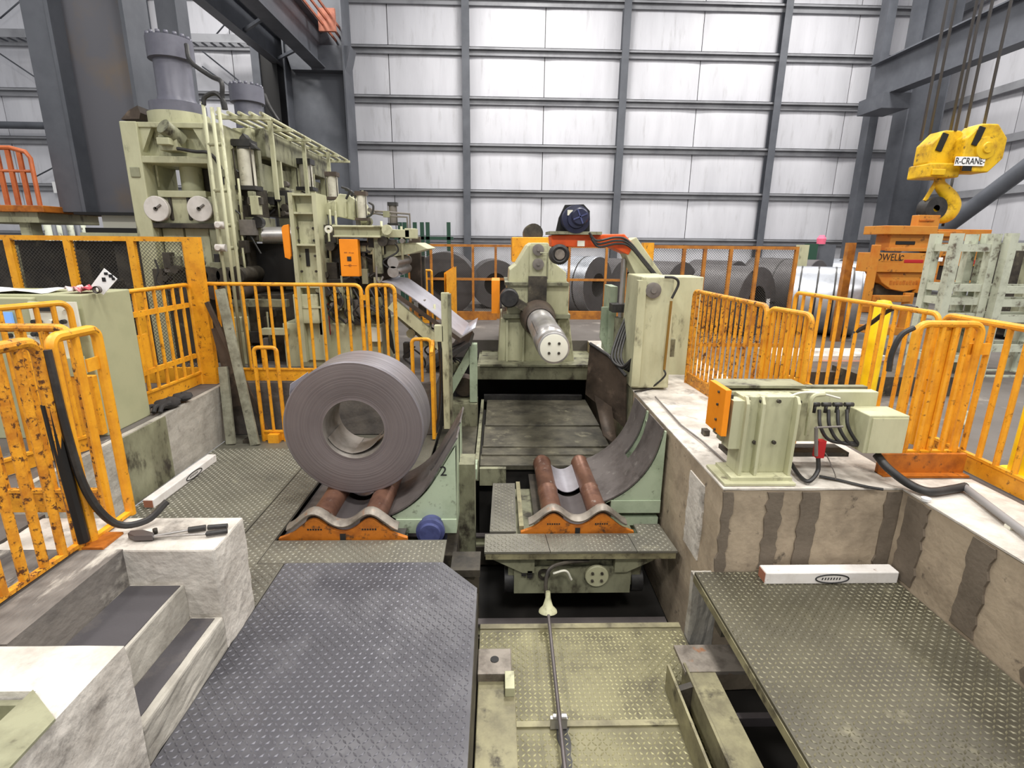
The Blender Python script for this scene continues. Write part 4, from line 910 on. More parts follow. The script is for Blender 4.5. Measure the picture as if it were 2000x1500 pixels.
for q in ((672, 492, 678, 494.5), (681, 492.5, 685, 494.5), (686, 493, 691, 495), (672, 518, 683, 519), (685, 518, 697, 519), (681, 516, 686, 521)): part('worn_marking', MB().pbox(*q, QY-.102, .01), 'orange_brown', st)
plist(st, [('head_beam', 652, 443, 742, 462, 6.7, .5, 'green'), ('head_flange', 648, 440, 745, 444, 6.65, .6, 'green'),
 ('head_flange', 650, 460, 742, 464, 6.65, .6, 'green'), ('arm_beam', 742, 448, 800, 464, 6.75, .25, 'green'), ('arm_tip', 790, 446, 812, 466, 6.75, .2, 'green'),
 ('roll_frame', 622, 466, 664, 552, 7.0, 1.0, 'grime'), ('roll_frame', 700, 470, 745, 545, 6.9, 1.0, 'grime'),
 ('rear_stand', 800, 462, 822, 565, 7.9, .1, 'brown_plate'), ('rear_stand', 818, 500, 830, 575, 8.0, .1, 'grime'),
 ('strut', 731, 462, 745, 535, 6.72, .1, 'green_dirty'), ('lower_frame', 625, 545, 745, 575, 6.9, 1.0, 'grime'),
 ('base_panel', 556, 632, 748, 722, 6.9, .9, 'green', 'plain pale green base cabinet'), ('lower_column', 574, 575, 622, 632, QY, .3, 'green'),
 ('red_panel', 622, 592, 642, 655, 6.85, .05, 'red', 'dark red sheet'),
 ('mid_frame', 642, 572, 745, 632, 7.0, .6, 'green_dirty'), ('conduit_box', 720, 640, 745, 668, 6.8, .08, 'cream'),
])
part('bracket_arch', MB().pprism([(626, 415), (640, 395), (655, 390), (662, 378), (680, 380), (700, 395), (708, 415), (692, 430), (640, 420)], 7.1, .5), 'green', st, bev=.01)
for px in (655, 675, 690): part('arch_rib', MB().pbox(px-1.5, 394, px+1.5, 424, 7.05, .06), 'green', st)
part('nose_guide', MB().pprism([(742, 476), (812, 474), (836, 486), (800, 496), (746, 505)], 6.85, .9), 'green', st, 'tapered pale green nose guide', bev=.006)
for px, py in ((772, 512), (772, 530)):
    c = at(px, py, 6.9); part('straightening_roll', MB().cyl((c.x, 6.75, c.z), (c.x, 7.8, c.z), .07), 'chrome', st, 'bright steel roll')
c = at(757, 449, 6.7); part('pivot_ring', MB().lathe(c, (0, -1, 0), [(0, .06), (.06, .06), (.06, .0)], 20), 'green', st)
c = at(643, 448, 6.66); part('pivot_ring', MB().lathe(c, (0, -1, 0), [(0, .045), (.04, .045), (.04, .02), (0, .02)], 20), 'cream', st)
hcyl(st, 707, 382, 426, 7.0, .06, 'cyl_white', 'brown_plate')
hcyl(st, 768, 402, 436, 7.6, .055, 'face_grey', 'rubber')
hcyl(st, 650, 345, 385, 7.8, .07, 'cyl_white', 'brown_plate')
for k in range(6):
    p_ = [(720, 395), (729, 402), (726, 418), (716, 424)] if k == 0 else [(660+k*7, 360+k*5), (676+k*6, 368+k*4), (670+k*6, 384+k*5)]
    part('hose', MB().tube(bez([at(*q, 6.95+.1*k) for q in p_]), .014), 'rubber', st)
part('air_line', MB().tube([at(730, 412, 7.3), at(800, 418, 7.3), at(802, 470, 7.3)], .015), 'face_grey', st)
part('air_line', MB().tube([at(730, 416, 7.3), at(760, 422, 7.3), at(795, 424, 7.3), at(797, 455, 7.3)], .013), 'face_grey', st)
part('air_valve', MB().pbox(748, 412, 760, 424, 7.25, .1), 'green_dirty', st)
for k in range(7):
    x_ = 640+k*16
    part('cable', MB().tube(bez([at(x_, 560, 6.8), at(x_+14, 590, 6.75), at(x_+2, 612, 6.75), at(x_+20, 632, 6.8)]), .013), 'rubber', st)
for k in range(5):
    part('cable', MB().tube(bez([at(700+k*12, 596, 6.7), at(730+k*8, 606+3*k, 6.68), at(760, 640+6*k, 6.7), at(770, 690, 6.8)]), .012), 'rubber', st)
part('hose', MB().tube(bez([at(735, 520, 6.7), at(736, 545, 6.68), at(742, 552, 6.68), at(748, 540, 6.7)]), .012), 'face_grey', st)
clutter(st, [(628, 430, 660, 465, 7.0, 8), (705, 470, 740, 540, 6.85, 12), (628, 475, 660, 545, 6.95, 10), (645, 575, 740, 630, 6.9, 16), (625, 550, 740, 572, 6.85, 10), (700, 395, 735, 440, 7.2, 8), (745, 465, 795, 480, 6.8, 6)], 9)
clutter(et, [(790, 590, 850, 700, 6.9, 14), (860, 660, 900, 720, 6.9, 6)], 3)
# =================================================================== MESH FENCES
def mesh_fence(label, segs, y, zb, zt, m='fence_orange', toe=True, rail=None, group=None, w=.05):
    x0, x1 = segs[0], segs[-1]
    t = thing('mesh_fence', ((x0+x1)/2, y, U), label, 'fence', group)
    part('top_rail', MB().box(x0, x1, y-.025, y+.025, zt-.05, zt), m, t)
    part('bottom_rail', MB().box(x0, x1, y-.025, y+.025, zb, zb+(.18 if toe else .05)), m, t)
    if rail: part('mid_rail', MB().box(x0, x1, y-.02, y+.02, rail-.025, rail+.025), m, t)
    pm = MB().box(-w/2, w/2, -.026, .026, U-zb-(U-zb), zt-zb).mesh('fence_post'); pm.materials.append(MATS[m])
    for x in segs: place('fence_post', pm, (x, y, zb), t)
    for a_, b_ in zip(segs[:-1], segs[1:]):
        part('mesh_panel', MB().add([(a_, y+.012, zb), (b_, y+.012, zb), (b_, y+.012, zt), (a_, y+.012, zt)], [(0, 1, 2, 3)]), 'wire_mesh', t)
    return t
fy = 6.05
xs = [at(p, 530, fy).x for p in (-110, -40, 30, 144, 266, 372)]
lfz = at(200, 461, fy).z
t = mesh_fence('orange framed wire mesh fence behind the operator console', xs, fy, U, lfz, 'orange', w=.075)
part('end_post', MB().box(at(375, 560, fy).x, at(404, 560, fy).x, fy-.06, fy+.02, U, lfz), 'orange', t, 'wide orange sheet end post')
fy = 11.4
z_ = at(900, 477, fy).z
mesh_fence('low orange mesh fence left of the decoiler, dark coils behind', [at(p, 540, fy).x for p in (800, 843, 884, 924, 968)], fy, U, z_, 'fence_orange', rail=at(900, 545, fy).z)
mesh_fence('orange mesh fence directly behind the decoiler mandrel', [at(p, 540, fy).x for p in (968, 1010, 1060, 1113, 1186, 1226)], fy+.2, U, z_, 'fence_orange', rail=at(1150, 548, fy).z)
fy = 8.5
t = mesh_fence('orange mesh fence behind the green tower, grey coils behind', [at(p, 560, fy).x for p in (1268, 1330, 1370, 1420, 1472, 1546)], fy, U, at(1400, 480, fy).z, 'fence_orange', toe=False)
c = at(1266, 500, fy)
part('post_box', MB().pbox(1256, 474, 1276, 530, fy-.05, .15), 'orange', t)
fy = 9.0
rp = single('guard_post', MB().pbox(1640, 474, 1654, 700, fy, .1), 'fence_orange', 'leaning-free orange post with red top before grey coils', 'post')
rp['label'] = 'square orange post standing before the bright banded coil'
for nm, px, py in (('orange', 1556, 470),):
    pb = single('pendant_box', MB().pbox(1552, 478, 1570, 632, 11.0, .15), 'green', 'pale green box beside the end of mesh fence', 'box')
# =================================================================== RAILINGS
def railing(label, p0, p1, n, zt=1.77, zb=U, m='orange', r=.022, toe=.12, group=None, rc=.07, posts=True, br=None, bar='baluster', lift=.0):
    p0, p1 = Vector((*p0, 0)), Vector((*p1, 0)); d = (p1-p0).normalized(); Ln = (p1-p0).length
    t = thing('railing', ((p0.x+p1.x)/2, (p0.y+p1.y)/2, zb), label, 'railing', group)
    rc = min(rc, Ln*.35); P = [p0+Vector((0, 0, zb))]
    for k in range(6):
        a = math.pi/2*k/5; P.append(p0+d*(rc*(1-math.cos(a)))+Vector((0, 0, zt-rc+rc*math.sin(a))))
    for k in range(6):
        a = math.pi/2*k/5; P.append(p0+d*(Ln-rc+rc*math.sin(a))+Vector((0, 0, zt-rc+rc*math.cos(a))))
    P.append(p1+Vector((0, 0, zb)))
    part('rail_frame', MB().tube(P, r, 10), m, t)
    z0 = zb+toe+lift
    part('bottom_bar', MB().beam(p0+Vector((0, 0, z0)), p1+Vector((0, 0, z0)), .035, .02), m, t)
    if toe > .05: part('toe_plate', MB().beam(p0+Vector((0, 0, zb+toe/2+.004)), p1+Vector((0, 0, zb+toe/2+.004)), .012, toe-.01), m, t)
    br = br or r*.78
    me = MB().cyl((0, 0, z0), (0, 0, zt), br, n=8, caps=False).mesh(bar); me.materials.append(MATS[m])
    for k in range(n):
        q = p0+d*(Ln*(k+1)/(n+1)); place(bar, me, (q.x, q.y, 0), t)
    return t
# left side, on the concrete block
railing('rusty yellow railing nearest the concrete steps', (-2.26, 1.7), (-2.23, 2.58), 7, m='orange_rust', toe=.03, r=.028, br=.021)
t = railing('narrow yellow railing end frame with a black cable', (-2.21, 2.64), (-2.21, 2.95), 1, m='orange', toe=.02, r=.027, rc=.05)
part('lock_plate', MB().box(-2.215, -2.205, 2.84, 2.95, 1.55, 1.62), 'orange', t)
part('foot_plate', MB().box(-2.28, -2.1, 2.56, 2.72, U+.003, U+.016), 'orange_brown', t)
part('cable', MB().tube(bez([(-2.2, 2.60, 1.72), (-2.19, 2.60, 1.3), (-2.17, 2.62, .95), (-2.12, 2.7, .72), (-2.02, 2.8, .68), (-1.95, 2.9, .75)]), .02), 'rubber', t)
part('cable_wrap', MB().tube(bez([(-2.235, 2.58, 1.45), (-2.23, 2.58, 1.2), (-2.22, 2.58, .95), (-2.21, 2.58, .68)]), .03), 'black', t)
t = railing('yellow railing crossing in front of the console, with toe board', (-3.2, 2.965), (-2.36, 2.965), 5, m='orange_rust', toe=.15, r=.024)
railing('yellow railing close in front of the console buttons', (-3.42, 3.45), (-3.17, 4.02), 5, zt=1.79, m='orange', toe=.12)
t = railing('yellow gate railing standing between console and planks', (-3.46, 5.02), (-3.40, 6.0), 6, m='orange', toe=.14)
part('gate_cross_bar', MB().beam((-3.455, 5.1, 1.55), (-3.41, 5.95, 1.55), .03, .05), 'orange', t)
part('gate_cross_bar', MB().beam((-3.455, 5.1, .98), (-3.41, 5.95, .98), .03, .05), 'orange', t)
part('gate_plate', MB().box(-3.47, -3.44, 5.1, 5.25, .98, 1.35), 'orange', t)
railing('long yellow railing with toe board in front of the straightener', (-3.32, 6.12), (-1.55, 6.12), 11, m='orange', toe=.15)
t = railing('short yellow railing panel in front of the straightener', (-1.48, 6.12), (-1.17, 6.12), 2, m='orange', toe=.1)
part('link_plate', MB().box(-1.56, -1.46, 6.11, 6.13, 1.6, 1.66), 'orange', t)
t = railing('small yellow post frame standing behind the coil', (-2.70, 5.84), (-2.45, 5.84), 1, zt=1.1, zb=0, m='orange', toe=.12, rc=.05)
part('foot_block', MB().box(-2.62, -2.5, 5.76, 5.9, .0, .1), 'orange', t)
railing('small yellow frame right behind the coil top', (-1.0, 6.14), (-.78, 6.14), 1, zt=1.15, zb=0, m='orange', toe=.12, rc=.05)
single('gate_panel', MB().prism([(5.84, .02), (6.05, .02), (6.05, 1.16), (5.84, 1.06)], 'x', -.755, -.72), 'orange', 'narrow orange sheet gate panel seen beside the coil', 'panel')
t = railing('small yellow railing below the slanted strip, before dark coils', (at(825, 600, 10.8).x, 10.8), (at(845, 600, 10.8).x, 10.8), 1, zt=at(835, 528, 10.8).z, m='orange', toe=.1, rc=.04)
q0, q1 = at(868, 570, 10.3), at(888, 570, 10.9)
single('gate_panel', MB().add([(q0.x, q0.y, U), (q1.x, q1.y, U), (q1.x, q1.y, at(888, 520, 10.9).z), (q0.x, q0.y, at(868, 533, 10.3).z)], [(0, 1, 2, 3)]).add([(q0.x+.04, q0.y, U), (q1.x+.04, q1.y, U), (q1.x+.04, q1.y, at(888, 520, 10.9).z), (q0.x+.04, q0.y, at(868, 533, 10.3).z)], [(3, 2, 1, 0)]), 'orange', 'tall orange sheet panel in front of dark stored coils', 'panel')
# right side
RT = 1.74
railing('long weathered yellow railing on the pier beside the green tower', (2.27, 6.1), (2.36, 4.58), 14, zt=RT, m='orange_rust', toe=.14, r=.023, br=.0175)
t = railing('dense yellow railing frame behind the gauge stand', (2.31, 4.44), (2.41, 3.98), 7, zt=RT, m='orange', toe=.14, br=.017)
t = railing('yellow railing with lying hose in front of yellow bollard', (3.40, 6.0), (3.52, 4.12), 12, zt=RT, m='orange', toe=.14)
part('hose', MB().tube(bez([at(1668, 650, 5.0), at(1700, 632, 4.9), at(1735, 607, 4.7), at(1770, 598, 4.5), at(1790, 603, 4.4)]), .02), 'rubber', t)
t = railing('yellow corner railing behind the gauge unit junction box', (2.90, 3.56), (3.36, 3.56), 4, zt=RT, m='orange', toe=.16, r=.026)
part('toe_channel', MB().box(2.78, 3.42, 3.5, 3.53, U, U+.16).box(2.78, 3.42, 3.44, 3.53, U, U+.015), 'orange_brown', t)
part('link_plate', MB().box(3.32, 3.48, 3.585, 3.6, 1.52, 1.6), 'orange', t)
part('wide_bar', MB().box(3.1, 3.18, 3.57, 3.6, U+.16, RT), 'orange', t)
part('hanging_cable', MB().tube(bez([at(1785, 640, 3.5), at(1760, 655, 3.5), at(1742, 690, 3.5), at(1736, 725, 3.5)]), .018), 'rubber', t)
railing('yellow railing running toward the camera, white racks behind', (3.5, 4.04), (3.44, 2.2), 12, zt=RT, m='orange', toe=.14, r=.025)
# bollards
for k, (p, z1) in enumerate((((4.02, 5.44), 1.72), ((3.86, 3.5), 1.6))):
    t = thing('bollard', (*p, U), ['bright yellow bollard behind the railing with hose', 'bright yellow bollard beside the right railing, stout'][k], 'bollard')
    part('post', MB().lathe((*p, U), (0, 0, 1), [(0, .08), (z1-U-.04, .08), (z1-U-.01, .06), (z1-U, 0)], 24), 'safety_yellow', t)
    part('base_flange', MB().cyl((*p, U), (*p, U+.02), .13), 'safety_yellow', t)
# =================================================================== OPERATOR CONSOLE
oc = thing('operator_console', (-4.2, 4.5, U), 'pale green operator console with screen and buttons', 'console')
cx1 = -3.27; cz = at(190, 576, 4.3).z
part('cabinet', MB().box(-4.3, cx1, 4.28, 4.85, U, cz), 'console', oc, bev=.01)
part('desk', MB().box(-5.2, -3.62, 4.22, 4.85, U, cz-.02), 'console', oc, bev=.01)
part('control_panel', MB().pbox(60, 590, 152, 652, 4.20, .02), 'cream', oc, 'cream control panel')
part('lower_panel', MB().pbox(20, 655, 145, 700, 4.19, .02), 'cream', oc)
part('lower_shelf', MB().pbox(20, 700, 150, 735, 4.15, .1), 'console', oc)
part('yellow_door', MB().pbox(120, 735, 190, 850, 4.16, .06), 'orange', oc, 'yellow cabinet door', bev=.006)
part('screen', MB().pbox(-30, 610, 22, 632, 4.19, .02), 'screen', oc, 'lit blue and green screen')
part('display', MB().pbox(66, 595, 102, 608, 4.185, .02), 'rubber', oc)
for px, py in ((126, 602), (70, 628), (79, 628), (102, 628), (112, 628), (127, 628), (22, 655), (44, 655), (70, 652), (80, 652), (92, 652)):
    c = at(px, py, 4.19); part('button', MB().cyl(c, c+Vector((0, -.03, 0)), .018, n=12), 'cream' if px in (126, 102) else 'rubber', oc)
# things lying on the console
pa = thing('paper_sheet', (at(205, 560, 4.5).x, 4.5, cz), 'white printed sheet propped on the console', 'paper')
c = [at(x, y, 4.45) for x, y in ((178, 558), (203, 524), (229, 545), (202, 576))]
part('sheet', MB().add(c+[q+Vector((0, .004, 0)) for q in c], [(0, 1, 2, 3), (7, 6, 5, 4), (0, 3, 7, 4), (2, 1, 5, 6), (3, 2, 6, 7), (1, 0, 4, 5)]), 'paper', pa)
for q in ((203, 532, 210, 537), (212, 536, 220, 542), (199, 542, 206, 550), (218, 542, 224, 547)): part('printing', MB().pbox(*q, 4.446, .002), 'ink', pa)
c = at(189, 566, 4.4); part('binder_clip', MB().lathe((c.x, 4.4, c.z), (0, 1, 0), [(-.01, .03), (.02, .03), (.02, .022), (-.01, .022)], 16), 'face_grey', pa)
rg = MB(); rows = [[(at(132+i*5, 566, 4.4).x, 4.36+j*.05, cz+.04+.025*math.sin(i*1.9+j*1.3)*math.cos(j*.9)) for j in range(5)] for i in range(9)]
single('rag', rg.sheet(rows, .01), 'cloth_red', 'crumpled red and white rag on the console', 'rag')
rows = [[(-4.4+i*.1, 4.32+j*.06, cz+.018+.012*math.sin(i*1.3+j)) for j in range(6)] for i in range(9)]
single('plastic_sheet', MB().sheet(rows, .004), 'paper', 'white paper sheet lying flat on the console top', 'sheet')
# black glove on wall ledge
gl = thing('work_glove', at(318, 800, 4.85), 'crumpled black glove on the low concrete wall', 'glove')
gb = Vector((-3.24, 5.06, U+.05))
def blob(c, r, sx, sy, sz, seed, n=14):
    rr = random.Random(seed); prof = MB(); vs = []; m = 9
    for i in range(m+1):
        th = math.pi*i/m
        for j in range(n):
            ph = 2*math.pi*j/n; k = r*(1+.14*math.sin(3*ph+seed+i)+.06*rr.uniform(-1, 1))
            vs.append(c+Vector((k*sx*math.sin(th)*math.cos(ph), k*sy*math.sin(th)*math.sin(ph), k*sz*math.cos(th))))
    return MB().add(vs, [(i*n+j, (i+1)*n+j, (i+1)*n+(j+1) % n, i*n+(j+1) % n) for i in range(m) for j in range(n)], True)
part('palm', blob(gb, .1, 1, 1.5, .5, 1), 'glove', gl); part('cuff', blob(gb+Vector((.03, .2, .01)), .085, 1, 1.2, .5, 2), 'glove', gl)
for k in range(3): part('finger', MB().tube(bez([gb+Vector((-.05+.05*k, -.08, 0)), gb+Vector((-.06+.06*k, -.17, .02)), gb+Vector((-.05+.06*k, -.23, -.02))]), .02), 'glove', gl)
# leaning planks
def plank(label, b0, b1, w, th, m='plank'):
    o = MB().beam(b0, b1, w, th, (0, 1, 0)); return single('plank', o, m, label, 'plank', bev=.003)
plank('short pale weathered plank leaning in the trench corner', (-3.02, 5.72, .005), (-3.1, 5.92, .86), .1, .04)
plank('long pale weathered plank leaning against the yellow railing', (-2.74, 5.7, .005), at(430, 565, 6.02), .1, .04)
plank('dark narrow steel angle leaning behind the pale planks', (-2.62, 5.85, .005), at(404, 590, 5.98), .05, .03, 'brown_plate')
plank('broad dark brown board leaning behind the pale planks', (-2.98, 5.9, .4), at(424, 640, 6.0), .13, .02, 'brown_plate')
single('floor_scrap', MB().pbox(478, 600, 490, 740, 6.0, .02) if False else MB().box(-2.9, -2.8, 5.75, 5.88, 0.002, .04), 'grime', 'small dark scrap block at the foot of planks', 'scrap')
# painted timbers with an oval mark
def timber(label, A, B, w, h, mark):
    A, B = Vector(A), Vector(B); d = (B-A).normalized(); t = thing('timber', (A+B)/2, label, 'timber')
    part('beam', MB().beam(A+Vector((0, 0, h/2)), B+Vector((0, 0, h/2)), w, h), 'white_paint', t, bev=.008)
    s = Vector((d.y, -d.x, 0))
    if mark == 'front':
        c = (A+B)/2+s*(w/2+.002)+Vector((0, 0, h*.48)); u, v = d, Vector((0, 0, 1)); L, hh = .115, h*.36
    else:
        c = (A+B)/2+s*(w/2+.002)+Vector((0, 0, h*.5))+d*.1; u, v = d, Vector((0, 0, 1)); L, hh = .13, h*.36
    part('oval_mark', MB().tube([c+u*L*math.cos(k*math.pi/16)+v*hh*math.sin(k*math.pi/16) for k in range(33)], .0045, 6), 'ink', t, 'black painted oval mark')
    for k in range(7): part('oval_lettering', MB().beam(c+u*(-.07+k*.02)-v*.008, c+u*(-.065+k*.02)+v*.008, .003, .006), 'rubber', t)
    e = A-d*.002+Vector((0, 0, h/2)); part('cut_end', MB().beam(e, e+d*.006, w*.86, h*.8), 'wood', t)
timber('white painted timber lying at the foot of the stained pier', (1.84, 3.16, .002), (2.77, 3.16, .002), .1, .09, 'front')
timber('white painted timber lying along the low grey wall', (-3.0, 4.22, .002), (-2.98, 5.24, .002), .09, .08, 'side')
# strapping cutter on the block
tl = thing('strap_cutter', (-1.8, 2.74, U+.01), 'long-handled cutter with black grips on the concrete block', 'hand tool')
za = U+.02; P_ = lambda px, py: onz(px, py, za)
part('handle', MB().cyl(P_(300, 1047), P_(400, 1030), .007), 'chrome', tl); part('handle', MB().cyl(P_(300, 1049), P_(402, 1043), .007), 'chrome', tl)
part('grip', MB().cyl(P_(368, 1035), P_(402, 1030), .016).cyl(P_(406, 1030), P_(444, 1027), .014), 'rubber', tl); part('grip', MB().cyl(P_(403, 1043), P_(444, 1037), .014), 'rubber', tl)
part('head', MB().prism([(q.x, q.y) for q in (P_(250, 1048), P_(256, 1042), P_(280, 1040), (P_(302, 1046)), P_(298, 1052), P_(262, 1053))], 'z', U+.008, U+.04), 'steel_dark', tl, bev=.004)
q = P_(304, 1042); part('pivot_bolt', MB().cyl(q, q+Vector((0, 0, .03)), .012, n=8), 'grime', tl)
# green steel tray in the notch of the block
tr = thing('steel_channel', (-2.1, 1.2, .3), 'pale green steel channel in the corner of the concrete block', 'channel')
part('channel_side', MB().box(-1.72, -1.695, .5, 1.62, .1, U-.02), 'console', tr); part('channel_back', MB().box(-2.6, -1.72, 1.6, 1.625, .1, U-.03), 'green_dirty', tr)
part('channel_floor', MB().prism([(-2.6, .36), (-1.72, .5), (-1.72, .47), (-2.6, .33)], 'y', .5, 1.6), 'console', tr)
part('cover_plate', MB().prism([(-1.70, .3), (-1.512, .3), (-1.512, 1.5), (-1.69, 1.625)], 'z', U+.006, U+.016), 'green_dirty', tr)
# =================================================================== GAUGE UNIT ON THE PIER
gu = thing('gauge_unit', (1.85, 3.5, U), 'pale green gauge stand with horizontal beam and junction box', 'gauge unit')
GY = 3.36; gz = lambda py, y=GY: at(1500, py, y).z
Z0 = U+.011
part('base_plate', MB().box(1.56, 2.06, 3.29, 3.62, Z0, Z0+.02), 'green', gu, bev=.004)
part('base_pad', MB().box(1.62, 2.05, 3.33, 3.6, Z0+.02, Z0+.045), 'green', gu)
part('column', MB().box(1.68, 2.06, GY+.06, GY+.2, Z0+.045, gz(780)), 'green', gu, bev=.004)
for x in (1.68, 1.79, 2.03): part('column_rib', MB().prism([(GY, Z0+.045), (GY+.06, Z0+.045), (GY+.06, gz(778)), (GY+.03, gz(778)), (GY, gz(790))], 'x', x, x+.022), 'green', gu, bev=.003)
part('side_plate', MB().box(1.60, 1.72, GY+.03, GY+.14, gz(880), gz(786)), 'green', gu)
bm_ = part('gauge_beam', MB().box(1.62, 2.72, GY+.2, GY+.28, gz(862, 3.56), gz(765, 3.56)), 'green', gu, bev=.004)
part('beam_cap', MB().box(1.6, 2.2, GY+.22, GY+.42, gz(757, 3.6), gz(752, 3.6)), 'green_dirty', gu)
part('beam_rear', MB().box(1.65, 2.75, GY+.36, GY+.42, gz(850, 3.7), gz(756, 3.7)), 'green_dirty', gu)
part('beam_lower', MB().box(1.7, 2.6, GY+.22, GY+.4, gz(890, 3.6), gz(882, 3.6)), 'grime', gu)
part('target_plate', MB().box(1.535, 1.575, GY+.02, GY+.3, gz(855), gz(764)), 'orange_flat', gu, 'orange target plate', bev=.004)
for pz in (775, 800, 830, 850): part('bolt', MB().cyl((1.535, GY+.12, gz(pz)), (1.525, GY+.12, gz(pz)), .01, n=6), 'grime', gu)
part('spacer', MB().box(1.575, 1.62, GY+.08, GY+.26, gz(845), gz(778)), 'rubber', gu)
for px, py in ((1486, 783), (1520, 783), (1560, 784), (1472, 863), (1510, 863), (1547, 863)):
    c = at(px, py, GY+.05); part('bolt', MB().cyl(c, c+Vector((0, -.02, 0)), .014, n=6), 'grime', gu)
jb = part('junction_box', MB().pbox(1692, 812, 1770, 886, GY-.02, .22), 'green', gu, 'pale green junction box', bev=.006)
part('box_lid', MB().pbox(1700, 818, 1769, 885, GY-.03, .012), 'green', jb)
for k in range(4):
    c = at(1592+k*22, 790, GY+.12); part('connector', MB().cyl(c-Vector((.03, 0, 0)), c+Vector((.03, 0, .0)), .016, n=8).cyl(c, c-Vector((0, 0, .06)), .012, n=8), 'rubber', gu)
for k in range(4):
    x_ = 1600+k*18
    part('cable', MB().tube(bez([at(x_, 800, GY+.1), at(x_+3, 835, GY+.05), at(x_+26, 862+3*k, GY+.04), at(1692, 865, GY+.05)]), .012), 'rubber', gu)
part('yellow_cable', MB().tube(bez([at(1540, 775, GY+.1), at(1565, 767, GY+.1), at(1600, 768, GY+.1), at(1640, 778, GY+.15)]), .007), 'cream', gu)
part('pipe_elbow', MB().tube(bez([at(1575, 850, GY+.1), at(1582, 800, GY+.08), at(1588, 775, GY+.08), at(1610, 770, GY+.1)]), .016), 'green', gu)
part('air_valve', MB().pbox(1597, 862, 1612, 895, GY, .05), 'red', gu, 'red air valve'); part('air_fitting', MB().cyl(at(1594, 835, GY), at(1594, 890, GY), .012).cyl(at(1594, 835, GY), at(1646, 833, GY), .007), 'face_grey', gu)
part('air_hose', MB().tube(bez([at(1598, 893, GY+.02), at(1597, 920, GY), onz(1580, 940, U+.04), onz(1562, 930, U+.04), onz(1545, 905, U+.06)]), .015), 'rubber', gu)
part('fine_wire', MB().tube(bez([at(1612, 885, GY), at(1622, 905, GY), onz(1632, 935, U+.03), onz(1610, 930, U+.025)]), .004), 'face_grey', gu)
part('floor_cable', MB().tube(bez([onz(1600, 930, U+.025), onz(1640, 938, U+.022), onz(1690, 950, U+.022), onz(1725, 956, U+.022)]), .01), 'rubber', gu)
ch = thing('conduit_hose', onz(1800, 950, U+.05), 'black corrugated conduit from junction box to grey pipe', 'hose')
cpts = bez([at(1712, 888, GY+.05), at(1735, 915, GY-.05), onz(1775, 945, U+.06), onz(1815, 960, U+.045), onz(1860, 955, U+.045), onz(1885, 950, U+.045)], 14)
part('hose', MB().tube(cpts, .028, 12), 'rubber', ch)
part('pipe', MB().tube([onz(1885, 952, U+.045), onz(1950, 1002, U+.045), onz(2060, 1085, U+.045), (2.86, .4, U+.045)], .024, 12), 'grey_hose', ch, 'grey plastic conduit pipe')
part('clamp', MB().pbox(1970, 1020, 1990, 1032, 2.6, .05) if False else MB().box(onz(1975, 1035, U).x-.03, onz(1975, 1035, U).x+.03, onz(1975, 1035, U).y-.02, onz(1975, 1035, U).y+.02, U+.01, U+.03), 'cream', ch)
single('paper_cup', MB().lathe(onz(1808, 978, U+.012), (0, 0, 1), [(0, 0), (0, .025), (.02, .028), (.022, .0)], 20), 'paper', 'small white round cap lying on the pier', 'cap')
wl = onz(1372, 858, U)
cbx = thing('anchor_cable', wl, 'thin steel cable along the pier edge with anchor block', 'cable')
part('anchor_block', MB().box(wl.x+.03, wl.x+.08, wl.y+.05, wl.y+.12, U+.012, U+.06), 'grime', cbx)
part('cable', MB().tube([onz(1280, 775, U+.03), onz(1330, 830, U+.025), onz(1372, 862, U+.03), onz(1420, 905, U+.02)], .008), 'face_grey', cbx)
# =================================================================== STORED COILS
def far_coil(px, py, y, r, ln, axis, m, label, bands=0, bore=.28, group=None):
    c = at(px, py, y); c.z = U+r+.005; a = Vector(axis).normalized()          # a points out of the face we see
    t = thing('stored_coil', (c.x, c.y, U), label, 'steel coil', group)
    part('outer_wrap', MB().lathe(c, -a, [(0, r-.01), (.01, r), (ln-.01, r), (ln, r-.01)], 56), m, t)
    f = part('end_face', MB().lathe(c, -a, [(0, bore), (0, r-.01)], 56), 'coil_far', t)
    part('end_face', MB().lathe(c, -a, [(ln, r-.01), (ln, bore)], 56), 'coil_far', t)
    part('bore', MB().lathe(c, -a, [(0, bore), (ln*.6, bore), (ln*.6, 0)], 40), 'pit_dark', t)  # dark plug and colour paint the shade deep in the bore
    for k in range(bands):
        s_ = ln*(k+.5)/bands
        part('steel_band', MB().lathe(c, -a, [(s_-.015, r+.001), (s_-.015, r+.005), (s_+.015, r+.005), (s_+.015, r+.001)], 56), 'rubber', t)
    return t, c, a
far_coil(868, 553, 12.0, .70, 1.1, (.0, -1, 0), 'coil_far', 'dark coil with round face toward us, left of decoiler')
far_coil(968, 568, 13.4, .6, 1.1, (.1, -1, 0), 'coil_far', 'smaller dark coil between orange fence posts beside the decoiler')
far_coil(1168, 563, 12.6, .66, 1.2, (.75, -.66, 0), 'coil_silver', 'silver coil with dark bands behind the decoiler mandrel', 2)
far_coil(1150, 532, 16.0, .6, 1.2, (.85, -.5, 0), 'coil_silver', 'distant silver coil behind the hold-down wheel', 3)
far_coil(1225, 560, 13.9, .62, 1.0, (.5, -.86, 0), 'coil_far', 'dark coil half hidden behind the hold-down arm')
far_coil(1330, 575, 11.9, .62, 1.1, (.6, -.8, 0), 'coil_far', 'grey coil showing behind the green cabinet')
t, c, a = far_coil(1478, 590, 9.6, .62, 1.1, (.55, -.83, 0), 'coil_far', 'grey coil with a white tag on its face')
q = c+a*.01+Vector((.83, .55, 0))*.36+Vector((0, 0, -.05))
part('paper_tag', MB().beam(q-Vector((0, 0, .08)), q+Vector((0, 0, .08)), .12, .004, a), 'paper', t, 'white paper tag')
